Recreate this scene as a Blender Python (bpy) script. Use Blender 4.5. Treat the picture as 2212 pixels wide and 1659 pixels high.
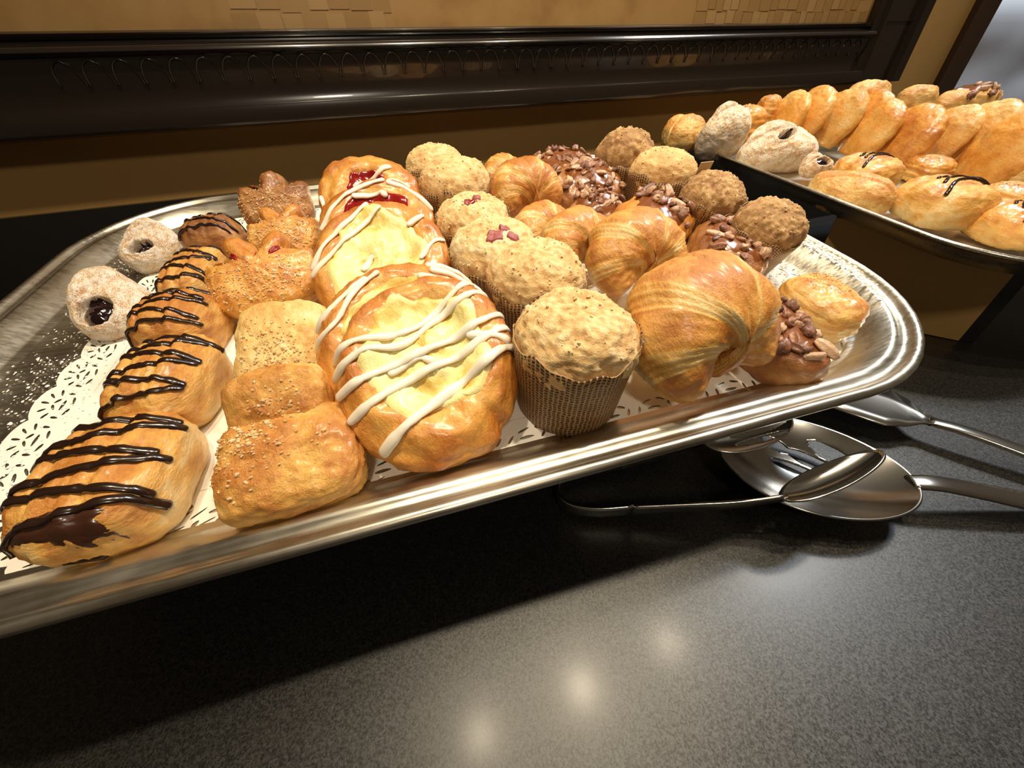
import bpy, math, random
import numpy as np
from mathutils import Matrix, Vector
from mathutils.bvhtree import BVHTree

for o in list(bpy.data.objects):
    bpy.data.objects.remove(o, do_unlink=True)
scene = bpy.context.scene
COL = scene.collection
PI = math.pi

# ------------------------------------------------------------------ camera
CZ = 1.13                 # camera height; the counter top is at 0.90
CTOP = 0.90
def cam_axes(pitch, roll):
    f = np.array([0, math.cos(pitch), -math.sin(pitch)]); x = np.array([1., 0, 0]); y = np.cross(f, x)
    c, s = math.cos(roll), math.sin(roll)
    return c*x + s*y, -s*x + c*y, f
cx_, cy_, cf_ = cam_axes(math.radians(37.0), math.radians(4.9))
cam = bpy.data.cameras.new('camera'); cam_o = bpy.data.objects.new('camera', cam); COL.objects.link(cam_o)
cam.sensor_fit = 'HORIZONTAL'; cam.sensor_width = 36.0; cam.lens = 720/2212*36
cam.clip_start = 0.01; cam.clip_end = 50
cam_o.matrix_world = Matrix(((cx_[0], -cy_[0], -cf_[0], 0), (cx_[1], -cy_[1], -cf_[1], 0), (cx_[2], -cy_[2], -cf_[2], CZ), (0, 0, 0, 1)))
scene.camera = cam_o

# ------------------------------------------------------------------ world, lamps, exposure
world = bpy.data.worlds.new('room_ambience'); scene.world = world; world.use_nodes = True
bg = world.node_tree.nodes['Background']; bg.inputs[0].default_value = (1.0, 0.72, 0.45, 1); bg.inputs[1].default_value = 0.07
scene.view_settings.view_transform = 'Standard'; scene.view_settings.look = 'None'
scene.view_settings.exposure = 0.0; scene.view_settings.gamma = 1.0; scene.view_settings.use_curve_mapping = False

def spot(name, loc, power, color, radius, size, blend, target):
    l = bpy.data.lights.new(name, 'SPOT'); l.energy = power; l.color = color
    l.shadow_soft_size = radius; l.spot_size = math.radians(size); l.spot_blend = blend
    o = bpy.data.objects.new(name, l); COL.objects.link(o); o.location = loc
    d = Vector(target) - Vector(loc); o.rotation_euler = d.to_track_quat('-Z', 'Y').to_euler()
    return o
WARM = (1.0, 0.84, 0.60)
# a row of warm downlights parallel to the wall, above the trays
spot('downlight', (-0.17, 0.16, CTOP+1.10), 17, WARM, 0.022, 95, 0.8, (-0.15, 0.30, CTOP))
spot('downlight', (0.13, 0.24, CTOP+1.10), 24, WARM, 0.022, 95, 0.8, (0.10, 0.32, CTOP))
spot('downlight', (0.425, 0.33, CTOP+1.10), 17, WARM, 0.022, 95, 0.8, (0.42, 0.40, CTOP))
spot('downlight', (0.95, 0.62, CTOP+1.15), 26, WARM, 0.03, 95, 0.8, (0.75, 0.50, CTOP))  # added to light the second tray, off the row so its reflection stays hidden
# unseen warm fill added behind the camera to brighten the pastry fronts
spot('front_fill', (0.15, -0.95, CTOP+1.35), 24, (1.0, 0.86, 0.66), 0.10, 90, 0.9, (0.05, 0.30, CTOP+.1))
# a cooler ceiling lamp farther along the room
l = bpy.data.lights.new('ceiling_lamp', 'AREA'); l.shape = 'DISK'; l.size = 0.5; l.energy = 30; l.color = (0.76, 0.87, 1.0)
o = bpy.data.objects.new('ceiling_lamp', l); COL.objects.link(o); o.location = (1.47, 0.98, CTOP+1.9)
o.rotation_euler = (Vector((1.2, 0.9, CTOP)) - o.location).to_track_quat('-Z', 'Y').to_euler()

# ------------------------------------------------------------------ noise
_rng = np.random.RandomState(7)
_perm = _rng.permutation(256); _perm = np.concatenate([_perm, _perm, _perm])
_grad = _rng.normal(size=(256, 3)); _grad /= np.linalg.norm(_grad, axis=1)[:, None]
def noise3(p):
    i = np.floor(p).astype(int); f = p - i; u = f*f*f*(f*(f*6-15)+10); i &= 255
    out = 0
    for dx in (0, 1):
        wx = u[:, 0] if dx else 1-u[:, 0]
        for dy in (0, 1):
            wy = u[:, 1] if dy else 1-u[:, 1]
            for dz in (0, 1):
                wz = u[:, 2] if dz else 1-u[:, 2]
                h = _perm[_perm[_perm[i[:, 0]+dx]+i[:, 1]+dy]+i[:, 2]+dz]
                out = out + wx*wy*wz*((_grad[h]*(f-np.array([dx, dy, dz]))).sum(1))
    return out*1.5
def fbm(p, scale, oct=3, seed=0):
    p = np.asarray(p)*scale + seed*13.7; a = 1.; s = 0.
    for _ in range(oct):
        s = s + a*noise3(p); p = p*2.03+5.1; a *= .5
    return s
def smooth(a, b, x):
    t = np.clip((x-a)/(b-a), 0, 1); return t*t*(3-2*t)

# ------------------------------------------------------------------ materials
MATS = {}
class NT:
    def __init__(self, name):
        self.m = bpy.data.materials.new(name); self.m.use_nodes = True
        self.t = self.m.node_tree; self.b = self.t.nodes['Principled BSDF']
    def n(self, typ, **kw):
        nd = self.t.nodes.new(typ)
        for k, v in kw.items():
            if k.startswith('i_'):
                key = k[2:]; key = int(key) if key.isdigit() else key
                nd.inputs[key].default_value = v
            else: setattr(nd, k, v)
        return nd
    def l(self, a, b): self.t.links.new(a, b)
    def ramp(self, fac, stops):
        r = self.n('ShaderNodeValToRGB'); e = r.color_ramp.elements
        while len(e) < len(stops): e.new(0.5)
        for el, (p, c) in zip(e, stops): el.position = p; el.color = (*c, 1)
        self.l(fac, r.inputs[0]); return r.outputs[0]
    def math(self, op, a, b, clamp=False):
        m = self.n('ShaderNodeMath', operation=op); m.use_clamp = clamp
        for k, v in enumerate((a, b)):
            if isinstance(v, (int, float)): m.inputs[k].default_value = v
            else: self.l(v, m.inputs[k])
        return m.outputs[0]
    def noise(self, scale, detail=4, rough=.55, coord=None):
        nz = self.n('ShaderNodeTexNoise', i_Scale=scale, i_Detail=detail, i_Roughness=rough)
        if coord is None:
            coord = self.n('ShaderNodeTexCoord').outputs['Object']
        self.l(coord, nz.inputs['Vector']); return nz.outputs['Fac']
    def mix(self, fac, a, b):
        m = self.n('ShaderNodeMix', data_type='RGBA')
        if isinstance(fac, (int, float)): m.inputs[0].default_value = fac
        else: self.l(fac, m.inputs[0])
        for k, v in ((6, a), (7, b)):
            if isinstance(v, tuple): m.inputs[k].default_value = (*v, 1)
            else: self.l(v, m.inputs[k])
        return m.outputs[2]
    def bump(self, h, strength, dist):
        bp = self.n('ShaderNodeBump', i_Strength=strength, i_Distance=dist); self.l(h, bp.inputs['Height'])
        self.l(bp.outputs[0], self.b.inputs['Normal'])
def simple(name, col, rough=.5, metal=0., coat=0., spec=.5):
    k = NT(name); k.b.inputs['Base Color'].default_value = (*col, 1); k.b.inputs['Roughness'].default_value = rough
    k.b.inputs['Metallic'].default_value = metal; k.b.inputs['Coat Weight'].default_value = coat
    k.b.inputs['Specular IOR Level'].default_value = spec
    MATS[name] = k.m; return k
def pastry(name, pale, mid, dark, rough=.42, coat=.25, bump=.35, fine=900, sugar=0., crumbs=0., streak=0.):
    k = NT(name)
    at = k.n('ShaderNodeAttribute', attribute_name='bake').outputs['Fac']
    oc = k.n('ShaderNodeTexCoord').outputs['Object']; mp = k.n('ShaderNodeMapping'); mp.inputs['Scale'].default_value = (1, .45, 1.6); mp.inputs['Rotation'].default_value = (.3, .2, .5); k.l(oc, mp.inputs[0])
    big = k.noise(70, 6, .65, mp.outputs[0]); sm = k.noise(420, 4, .65)
    v = k.math('ADD', at, k.math('MULTIPLY', k.math('SUBTRACT', big, .5), 1.25))
    v = k.math('ADD', v, k.math('MULTIPLY', k.math('SUBTRACT', sm, .5), .45), True)
    c = k.ramp(v, [(0.02, pale), (0.44, mid), (0.90, dark)])
    if sugar > 0:
        s = k.noise(900, 2, .7); s2 = k.noise(110, 3, .6)
        f = k.ramp(k.math('ADD', k.math('MULTIPLY', s, .6), k.math('MULTIPLY', s2, .4)), [(.5-.03*sugar-.03, (0, 0, 0)), (.5-.03*sugar+.07, (1, 1, 1))])
        c = k.mix(f, c, (.88, .80, .69)); coat = 0; rough = .85
    k.l(c, k.b.inputs['Base Color'])
    k.b.inputs['Roughness'].default_value = rough; k.b.inputs['Coat Weight'].default_value = coat; k.b.inputs['Coat Roughness'].default_value = .22
    h = k.math('ADD', k.math('MULTIPLY', k.noise(fine, 3, .6), .16), k.math('MULTIPLY', k.noise(150, 7, .68, mp.outputs[0]), 1.0))
    k.bump(h, bump, .0034)
    MATS[name] = k.m
    return k
PALE = (.90, .69, .34); GOLD = (.80, .43, .095); BROWN = (.52, .19, .03)
pastry('crust', PALE, GOLD, BROWN, bump=.6)
pastry('crust_soft', (.92, .74, .40), (.86, .56, .19), (.60, .25, .05), rough=.5, coat=.12, bump=.6)
pastry('crust_orange', (.88, .58, .20), (.80, .38, .07), (.50, .16, .022), rough=.33, coat=.5, bump=.5)
pastry('crust_dark', (.64, .38, .16), (.46, .20, .055), (.24, .08, .018), rough=.38, coat=.35, bump=.5)
pastry('crumb_top', (.90, .70, .40), (.78, .52, .23), (.55, .30, .11), rough=.8, coat=0, bump=.7)
pastry('bran_top', (.66, .44, .21), (.48, .28, .11), (.26, .12, .045), rough=.8, coat=0, bump=.7)
pastry('berry_top', (.92, .76, .48), (.84, .60, .28), (.60, .32, .12), rough=.75, coat=0, bump=.7)
pastry('sugared', (.84, .64, .38), (.72, .46, .20), (.52, .27, .09), sugar=1.0, bump=.7)
pastry('sugared_thin', (.80, .58, .32), (.66, .38, .14), (.45, .20, .06), sugar=.55, bump=.6)
pastry('cheese', (.95, .86, .42), (.93, .76, .27), (.76, .50, .10), rough=.38, coat=.3, bump=.4)
_k = pastry('pecan', (.66, .42, .26), (.34, .15, .08), (.13, .045, .022), rough=.42, coat=.2, bump=.6)
_oi = _k.n('ShaderNodeObjectInfo').outputs['Random']; _at = [n_ for n_ in _k.t.nodes if n_.bl_idname == 'ShaderNodeAttribute'][0]; _ln = [l_ for l_ in _k.t.links if l_.from_node == _at][0]; _dst = _ln.to_socket
_k.l(_k.math('ADD', _at.outputs['Fac'], _k.math('MULTIPLY', _k.math('SUBTRACT', _oi, .5), .8)), _dst)
pastry('apple_layers', (.92, .72, .36), (.84, .50, .13), (.55, .20, .03), rough=.35, coat=.3, bump=.6)
simple('icing', (.93, .84, .68), .28, coat=.5)
simple('chocolate', (.018, .007, .004), .22, coat=.5)
simple('choc_fill', (.05, .016, .007), .3, coat=.4)
simple('dark_jam', (.012, .003, .004), .12, coat=.8)
simple('cherry_jam', (.27, .012, .010), .15, coat=.7); simple('berry_stain', (.34, .085, .085), .5)
simple('caramel', (.20, .06, .014), .25, coat=.5)
simple('paper', (.86, .81, .72), .75)
simple('paper_tan', (.50, .37, .20), .7)
simple('black_lacquer', (.012, .008, .006), .22, coat=.5)
simple('black_plain', (.010, .009, .008), .35)
simple('sugar', (.88, .84, .78), .9)
simple('dark_wood', (.035, .016, .007), .4)
simple('steel', (.56, .54, .50), .2, metal=1.)
# wrapper: printed burlap weave
k = NT('wrapper')
uv = k.n('ShaderNodeUVMap', uv_map='wrap').outputs[0]
sep = k.n('ShaderNodeSeparateXYZ'); k.l(uv, sep.inputs[0])
wob = k.noise(14, 2, .5, uv)
fx = k.math('FRACT', k.math('ADD', k.math('MULTIPLY', sep.outputs[0], 78), k.math('MULTIPLY', wob, .8)), 0)
fy = k.math('FRACT', k.math('ADD', k.math('MULTIPLY', sep.outputs[1], 26), k.math('MULTIPLY', wob, .8)), 0)
tri = lambda s: k.math('ABSOLUTE', k.math('SUBTRACT', s, .5), 0)
cell = k.math('MULTIPLY', k.math('LESS_THAN', tri(fx), .33), k.math('LESS_THAN', tri(fy), .36))
nz = k.n('ShaderNodeTexNoise', i_Scale=70., i_Detail=2.)
cmb = k.n('ShaderNodeMapping'); cmb.inputs['Scale'].default_value = (1.2, .8, 1); k.l(uv, cmb.inputs[0]); k.l(cmb.outputs[0], nz.inputs['Vector'])
cell = k.math('MULTIPLY', cell, k.math('GREATER_THAN', nz.outputs['Fac'], .36))
big = k.noise(5, 3, .6, uv)
basec = k.ramp(big, [(.3, (.33, .19, .075)), (.7, (.50, .32, .14))])
c = k.mix(cell, basec, (.055, .022, .008)); k.l(c, k.b.inputs['Base Color']); k.b.inputs['Roughness'].default_value = .55
MATS['wrapper'] = k.m
# tray metal
k = NT('tray_metal'); k.b.inputs['Metallic'].default_value = 1.0
co = k.n('ShaderNodeTexCoord').outputs['Object']; mp = k.n('ShaderNodeMapping'); k.l(co, mp.inputs[0]); mp.inputs['Scale'].default_value = (30, 420, 300)
sc = k.n('ShaderNodeTexNoise', i_Scale=1., i_Detail=4.); k.l(mp.outputs[0], sc.inputs['Vector'])
sm = k.noise(16, 4, .6)
k.l(k.ramp(sm, [(.3, (.50, .455, .37)), (.7, (.66, .62, .53))]), k.b.inputs['Base Color'])
r = k.math('ADD', k.math('ADD', k.math('MULTIPLY', sm, .30), k.math('MULTIPLY', sc.outputs['Fac'], .25)), .05); k.l(r, k.b.inputs['Roughness'])
k.bump(sc.outputs['Fac'], .2, .0006); MATS['tray_metal'] = k.m
# counter laminate with fine flecks: the flecks differ in colour and in gloss
k = NT('counter_laminate'); f1 = k.noise(1000, 2, .6); f2 = k.noise(2300, 2, .5)
fm = k.math('ADD', k.math('MULTIPLY', f1, .65), k.math('MULTIPLY', f2, .35))
k.l(k.ramp(fm, [(.42, (.004, .0037, .0034)), (.60, (.016, .0145, .0125))]), k.b.inputs['Base Color'])
k.l(k.ramp(fm, [(.40, (.36, .36, .36)), (.62, (.46, .46, .46))]), k.b.inputs['Roughness'])
k.l(k.ramp(fm, [(.38, (.34, .34, .34)), (.64, (.80, .80, .80))]), k.b.inputs['Specular IOR Level'])
k.b.inputs['Coat Weight'].default_value = .07; k.b.inputs['Coat Roughness'].default_value = .17
MATS['counter_laminate'] = k.m
# painted wall
k = NT('tan_wall'); k.l(k.ramp(k.noise(3, 3, .5), [(.3, (.29, .165, .045)), (.7, (.325, .188, .054))]), k.b.inputs['Base Color']); k.b.inputs['Roughness'].default_value = .7
MATS['tan_wall'] = k.m
k = NT('gold_panel'); k.l(k.ramp(k.noise(9, 5, .6), [(.25, (.15, .07, .02)), (.5, (.26, .15, .05)), (.75, (.31, .195, .08))]), k.b.inputs['Base Color']); k.b.inputs['Roughness'].default_value = .4; k.b.inputs['Coat Weight'].default_value = .4
MATS['gold_panel'] = k.m
k = NT('cloth'); k.l(k.ramp(k.noise(5, 3, .5), [(.3, (.68, .66, .66)), (.7, (.78, .76, .76))]), k.b.inputs['Base Color']); k.b.inputs['Roughness'].default_value = .9
k.bump(k.noise(900, 2, .5), .2, .0006); MATS['cloth'] = k.m
simple('tile_gold', (.25, .15, .058), .35, coat=.4); simple('tile_gold_light', (.28, .175, .072), .35, coat=.4); simple('tile_brown', (.23, .135, .05), .35, coat=.4)
simple('tan_panel', (.46, .27, .085), .6); simple('floor_mat', (.05, .03, .02), .7)

# ------------------------------------------------------------------ object helpers
def tag(o, label, cat, group=None, kind=None):
    o['label'] = label; o['category'] = cat
    if group: o['group'] = group
    if kind: o['kind'] = kind
    return o
FIT = {}
def empty(name, M, label, cat, group=None):
    if label in FIT:     # measured place on its tray: tray, across, along, height, size
        k_, u_, v_, h_, s_ = FIT[label][:5]; s3 = s_ if isinstance(s_, tuple) else (s_, s_, s_); T_ = (T1, T2)[k_-1]
        M = T_ @ Matrix.Translation((u_, v_, h_)) @ (T_.inverted() @ M).to_3x3().to_4x4() @ Matrix.Diagonal((*s3, 1))
    o = bpy.data.objects.new(name, None); COL.objects.link(o); o.matrix_world = M; o.empty_display_size = .02
    return tag(o, label, cat, group)
def mesh_obj(name, verts, faces, mat, parent=None, bake=None, uvs=None, sm=True):
    me = bpy.data.meshes.new(name); me.from_pydata([tuple(v) for v in verts], [], faces); me.update()
    if sm: me.polygons.foreach_set('use_smooth', [True]*len(me.polygons))
    if bake is not None:
        a = me.attributes.new('bake', 'FLOAT', 'POINT'); a.data.foreach_set('value', np.asarray(bake, dtype=np.float32))
    if uvs is not None:
        uvl = me.uv_layers.new(name='wrap')
        vi = np.zeros(len(me.loops), dtype=np.int32); me.loops.foreach_get('vertex_index', vi)
        uvl.data.foreach_set('uv', np.asarray(uvs, dtype=np.float32)[vi].ravel())
    me.materials.append(MATS[mat] if isinstance(mat, str) else mat)
    o = bpy.data.objects.new(name, me); COL.objects.link(o)
    if parent is not None: o.parent = parent
    return o
def inst(name, me, M, parent):
    o = bpy.data.objects.new(name, me); COL.objects.link(o); o.parent = parent; o.matrix_local = M; return o
def displace(o, fn):
    me = o.data; n = len(me.vertices)
    co = np.zeros(n*3); me.vertices.foreach_get('co', co); co = co.reshape(-1, 3)
    nr = np.zeros(n*3, dtype=np.float32); me.vertex_normals.foreach_get('vector', nr); nr = nr.reshape(-1, 3)
    d = fn(co); co = co + nr*d[:, None]; me.vertices.foreach_set('co', co.ravel()); me.update(); return co
def get_co(o):
    n = len(o.data.vertices); co = np.zeros(n*3); o.data.vertices.foreach_get('co', co); return co.reshape(-1, 3)
def set_bake(o, vals):
    me = o.data; a = me.attributes.get('bake') or me.attributes.new('bake', 'FLOAT', 'POINT')
    a.data.foreach_set('value', np.asarray(vals, dtype=np.float32))
def bvh(o):
    me = o.data; return BVHTree.FromPolygons([v.co.copy() for v in me.vertices], [tuple(p.vertices) for p in me.polygons])
def grid_faces(nr, nc, wrap=True):
    f = []
    for i in range(nr-1):
        for j in range(nc if wrap else nc-1):
            a = i*nc+j; b = i*nc+(j+1) % nc; f.append((a, b, b+nc, a+nc))
    return f
def box(name, lo, hi, mat, parent=None):
    x0, y0, z0 = lo; x1, y1, z1 = hi
    v = [(x0, y0, z0), (x1, y0, z0), (x1, y1, z0), (x0, y1, z0), (x0, y0, z1), (x1, y0, z1), (x1, y1, z1), (x0, y1, z1)]
    return mesh_obj(name, v, [(0, 3, 2, 1), (4, 5, 6, 7), (0, 1, 5, 4), (1, 2, 6, 5), (2, 3, 7, 6), (3, 0, 4, 7)], mat, parent, sm=False)
def catmull(pts, per=6):
    P = [np.array(p, float) for p in pts]; P = [2*P[0]-P[1]] + P + [2*P[-1]-P[-2]]; out = []
    for i in range(1, len(P)-2):
        for k in range(per):
            t = k/per
            out.append(.5*((2*P[i])+(-P[i-1]+P[i+1])*t+(2*P[i-1]-5*P[i]+4*P[i+1]-P[i+2])*t*t+(-P[i-1]+3*P[i]-3*P[i+1]+P[i+2])*t**3))
    out.append(P[-2]); return out
def tube(name, pts, rad, mat, parent=None, sides=8, flat=1., up=None, bake=None):
    """rad: number or list; round capped tube through 3D points"""
    P = np.array(pts, float); n = len(P); R = np.array([rad]*n if np.isscalar(rad) else rad, float)
    T = np.gradient(P, axis=0); T /= np.linalg.norm(T, axis=1)[:, None]+1e-12
    U = np.array(up if up is not None else (0, 0, 1.))
    v = []
    prof = [(0, .0), (0, .6), (0, .9)]
    idx = [(0, -.9, .25), (0, -.6, .75)] + [(i, 0, 1) for i in range(n)] + [(n-1, .6, .75), (n-1, .9, .25)]
    for i, off, sc in idx:
        t = T[i]; s = np.cross(t, U); s /= np.linalg.norm(s)+1e-12; u = np.cross(s, t)
        c = P[i] + t*off*R[i]
        for k in range(sides):
            a = 2*PI*k/sides; v.append(c + (s*math.cos(a) + u*math.sin(a)*flat)*R[i]*sc)
    f = grid_faces(len(idx), sides); m = len(idx)
    f.append(tuple(range(sides-1, -1, -1))); f.append(tuple((m-1)*sides+k for k in range(sides)))
    return mesh_obj(name, v, f, mat, parent, bake=bake)

def dome(name, lx, ly, H, mat, parent, n=2.2, out=None, e=(.85, .8), zb=.32, under=.86, nt=64, kt=22, ks=7, hf=None, disp=None, bakef=None, bend=None, seed=0):
    th = np.linspace(0, 2*PI, nt, endpoint=False)
    base = (np.abs(np.cos(th))**n + np.abs(np.sin(th))**n)**(-1/n)
    if out is not None: base = base*out(th)
    rings = []
    for i in range(1, kt+1):
        ph = i/kt*PI/2; rings.append((math.sin(ph)**e[0], zb+(1-zb)*max(math.cos(ph), 0)**e[1], max(math.cos(ph), 0)**.6))
    for i in range(1, ks+1):
        q = i/ks; rings.append((1-(1-under)*q*q, zb*(1-q), 0))
    V = [(0, 0, 1, 0, 0, 1)]
    for R_, Z, W in rings:
        r = base*R_; V += list(zip(r*np.cos(th), r*np.sin(th), [Z]*nt, [R_]*nt, th, [W]*nt))
    V = np.array(V); x, y = V[:, 0]*lx, V[:, 1]*ly; z = V[:, 2]*H
    if hf is not None: z = z + hf(V[:, 0], V[:, 1], V[:, 3], V[:, 4])*np.minimum(1, V[:, 5]*2.2)
    P = np.stack([x, y, z], 1)
    f = [(0, 1+j, 1+(j+1) % nt) for j in range(nt)]
    for i in range(len(rings)-1):
        for j in range(nt):
            a = 1+i*nt+j; b = 1+i*nt+(j+1) % nt; f.append((a, a+nt, b+nt, b))
    last = 1+(len(rings)-1)*nt; f.append(tuple(last+j for j in range(nt-1, -1, -1)))
    o = mesh_obj(name, P, f, mat, parent)
    if disp is not None: displace(o, lambda c: disp(c))
    if bend is not None:
        c = bend(get_co(o)); o.data.vertices.foreach_set('co', c.ravel()); o.data.update()
    c = get_co(o)
    if bakef is None: bk = .45+.35*smooth(.3*H, H, c[:, 2])+.25*fbm(c, 45, 2, seed)
    else: bk = bakef(c, V)
    set_bake(o, bk); return o
def lumpy(amp, scale, seed=0, oct=3):
    return lambda c: amp*fbm(c, scale, oct, seed)
def on_surface(bv, x, y, last=0.02, zdir=-1):
    h = bv.ray_cast(Vector((x, y, .5)), Vector((0, 0, -1)))
    return h
def strands(name, body, paths, rad, mat, parent, per=6, jitter=.18, seed=1, lift=.35):
    bv = bvh(body); rnd = random.Random(seed)
    for p in paths:
        pts = []
        for q in catmull(p, per):
            h = bv.ray_cast(Vector((q[0], q[1], .5)), Vector((0, 0, -1)))
            if h[0] is not None:
                pts.append(np.array(h[0])+np.array(h[1])*rad*lift)
            elif pts:
                l = pts[-1].copy(); l[0] += (q[0]-l[0])*.3; l[1] += (q[1]-l[1])*.3; l[2] = max(l[2]-.0025, .002); pts.append(l)
        if len(pts) < 3: continue
        rr = [rad*(1+jitter*math.sin(i*.9+rnd.random()*6)*rnd.random()+.12*rnd.uniform(-1, 1)) for i in range(len(pts))]
        tube(name, pts, rr, mat, parent, sides=8, flat=.75)
def patch(name, body, cxy, rx, ry, mat, parent, lift=.0008, rings=7, nt=28, rot=0, amp=.2, seed=0, dome_h=.001, bake=.3):
    """a spread lying on top of a body, following its surface, with thickness"""
    bv = bvh(body); V = []; c, s = math.cos(rot), math.sin(rot)
    th = np.linspace(0, 2*PI, nt, endpoint=False)
    edge = 1+amp*fbm(np.stack([np.cos(th), np.sin(th), th*0], 1), 1.4, 2, seed)
    def pt(r, j):
        a = th[j]; x0 = rx*r*edge[j]*math.cos(a); y0 = ry*r*edge[j]*math.sin(a)
        return cxy[0]+c*x0-s*y0, cxy[1]+s*x0+c*y0
    def put(x, y, dz):
        h = bv.ray_cast(Vector((x, y, .5)), Vector((0, 0, -1)))
        z = h[0].z if h[0] is not None else .003
        V.append((x, y, z+dz))
    put(cxy[0], cxy[1], lift+dome_h)
    for i in range(1, rings+1):
        r = i/rings
        for j in range(nt): put(*pt(r, j), lift+dome_h*(1-r*r) if i < rings else -.0008)
    f = [(0, 1+j, 1+(j+1) % nt) for j in range(nt)]
    for i in range(rings-1):
        for j in range(nt):
            a = 1+i*nt+j; b = 1+i*nt+(j+1) % nt; f.append((a, a+nt, b+nt, b))
    return mesh_obj(name, V, f, mat, parent, bake=[bake]*len(V))
_ico = None
def ico_template():
    t = (1+5**.5)/2
    v = np.array([(-1, t, 0), (1, t, 0), (-1, -t, 0), (1, -t, 0), (0, -1, t), (0, 1, t), (0, -1, -t), (0, 1, -t), (t, 0, -1), (t, 0, 1), (-t, 0, -1), (-t, 0, 1)], float)
    v /= np.linalg.norm(v[0])
    f = [(0, 11, 5), (0, 5, 1), (0, 1, 7), (0, 7, 10), (0, 10, 11), (1, 5, 9), (5, 11, 4), (11, 10, 2), (10, 7, 6), (7, 1, 8), (3, 9, 4), (3, 4, 2), (3, 2, 6), (3, 6, 8), (3, 8, 9), (4, 9, 5), (2, 4, 11), (6, 2, 10), (8, 6, 7), (9, 8, 1)]
    return v, f
ICO = ico_template()
def bits(name, pts, smin, smax, mat, parent=None, seed=0, squash=.7, bake=(.2, .8)):
    """many little crumbs joined in one mesh (nobody could count them)"""
    r = np.random.RandomState(seed); V = []; F = []; B = []
    for p in pts:
        s = r.uniform(smin, smax)*(1+.6*(r.rand() > .85)); v = ICO[0]*(1+r.uniform(-.3, .3, (12, 1)))*s*np.array([1, r.uniform(.6, 1.1), squash])
        a = r.uniform(0, 2*PI); c_, s_ = math.cos(a), math.sin(a); v = v@np.array([[c_, s_, 0], [-s_, c_, 0], [0, 0, 1]])
        o = len(V); V += list(v+np.array(p)); F += [(a+o, b+o, c+o) for a, b, c in ICO[1]]; B += [r.uniform(*bake)]*12
    o = mesh_obj(name, V, F, mat, parent, bake=B, sm=False); o['kind'] = 'stuff'; return o
def scatter_on(body, n, fn, seed=0):
    """random points on the upper surface where fn(x,y)->weight"""
    bv = bvh(body); r = random.Random(seed); co = get_co(body); x0, y0 = co[:, 0].min(), co[:, 1].min(); x1, y1 = co[:, 0].max(), co[:, 1].max(); out = []
    for _ in range(n*6):
        x, y = r.uniform(x0, x1), r.uniform(y0, y1)
        if r.random() > fn(x, y): continue
        h = bv.ray_cast(Vector((x, y, .5)), Vector((0, 0, -1)))
        if h[0] is not None and h[1].z > .1: out.append((h[0], h[1]))
        if len(out) >= n: break
    return out

# ------------------------------------------------------------------ frames of reference
YAW = math.radians(9.5)
L = np.array([math.cos(YAW), math.sin(YAW), 0]); S0 = np.array([-math.sin(YAW), math.cos(YAW), 0])
def tray_frame(tilt, origin):
    t = math.radians(tilt); S = math.cos(t)*S0 + np.array([0, 0, math.sin(t)]); N = np.cross(L, S)
    return S, N, Matrix(((L[0], S[0], N[0], origin[0]), (L[1], S[1], N[1], origin[1]), (L[2], S[2], N[2], origin[2]), (0, 0, 0, 1)))
S1, N1, T1 = tray_frame(12.6, (0.03206, 0.15959, CZ-0.13435))
S2, N2, _ = tray_frame(11.0, (0, 0, 0))
S2, N2, T2 = tray_frame(11.0, tuple(-N2*0.173 + np.array([0, 0, CZ])))
def pose(T, u, v, h=0., yaw=0., lean=0., roll=0., half=0.):
    ln = math.radians(lean)
    return T @ Matrix.Translation((u, v, h+half*math.sin(ln))) @ Matrix.Rotation(math.radians(yaw), 4, 'Z') @ Matrix.Rotation(ln, 4, 'X') @ Matrix.Rotation(math.radians(roll), 4, 'Y')
WY = math.radians(16.2); WALLD = 0.66
Wd = np.array([math.cos(WY), math.sin(WY), 0]); Wn = np.array([-math.sin(WY), math.cos(WY), 0])
# wall frame: x along the wall, y away from the room (into the wall), z height above counter
TW = Matrix(((Wd[0], Wn[0], 0, Wn[0]*WALLD), (Wd[1], Wn[1], 0, Wn[1]*WALLD), (0, 0, 1, CTOP), (0, 0, 0, 1)))

# ------------------------------------------------------------------ the setting
def struct(o): o['kind'] = 'structure'; return o
wb = struct(box('wall_back', (-2.2, 0, -CTOP), (1.27, .12, 1.9), 'tan_wall')); wb.matrix_world = TW
tr = struct(box('trim_1', (1.27, -.012, 0), (1.335, .14, 1.9), 'dark_wood')); tr.matrix_world = TW
wr = struct(box('wall_right', (1.335, .9, -CTOP), (3.2, 1.02, 1.9), 'dark_wood')); wr.matrix_world = TW
fl = struct(box('floor', (-3, -3, -.05), (4, 3, 0), 'floor_mat'))
ctr = empty('buffet_counter', TW @ Matrix.Translation((.2, -.37, -CTOP+.0005)), 'black flecked laminate buffet counter under both pastry trays', 'counter')
box('worktop', (-2.4, -.38, CTOP-.0405), (2.4, .3695, CTOP-.0005), 'counter_laminate', ctr)
box('cabinet_body', (-2.35, -.33, 0), (2.35, .369, CTOP-.041), 'black_plain', ctr)
ct2 = tag(box('side_ledge', (1.34, 0, -.04), (2.6, .88, 0), 'black_plain'), 'black ledge beyond the end of the tan wall', 'ledge'); ct2.matrix_world = TW
sp = tag(box('backsplash', (-2.2, -.02, .0005), (1.26, -.0005, .187), 'black_plain'), 'black splash board between the counter and the tan wall', 'backsplash'); sp.matrix_world = TW

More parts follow.
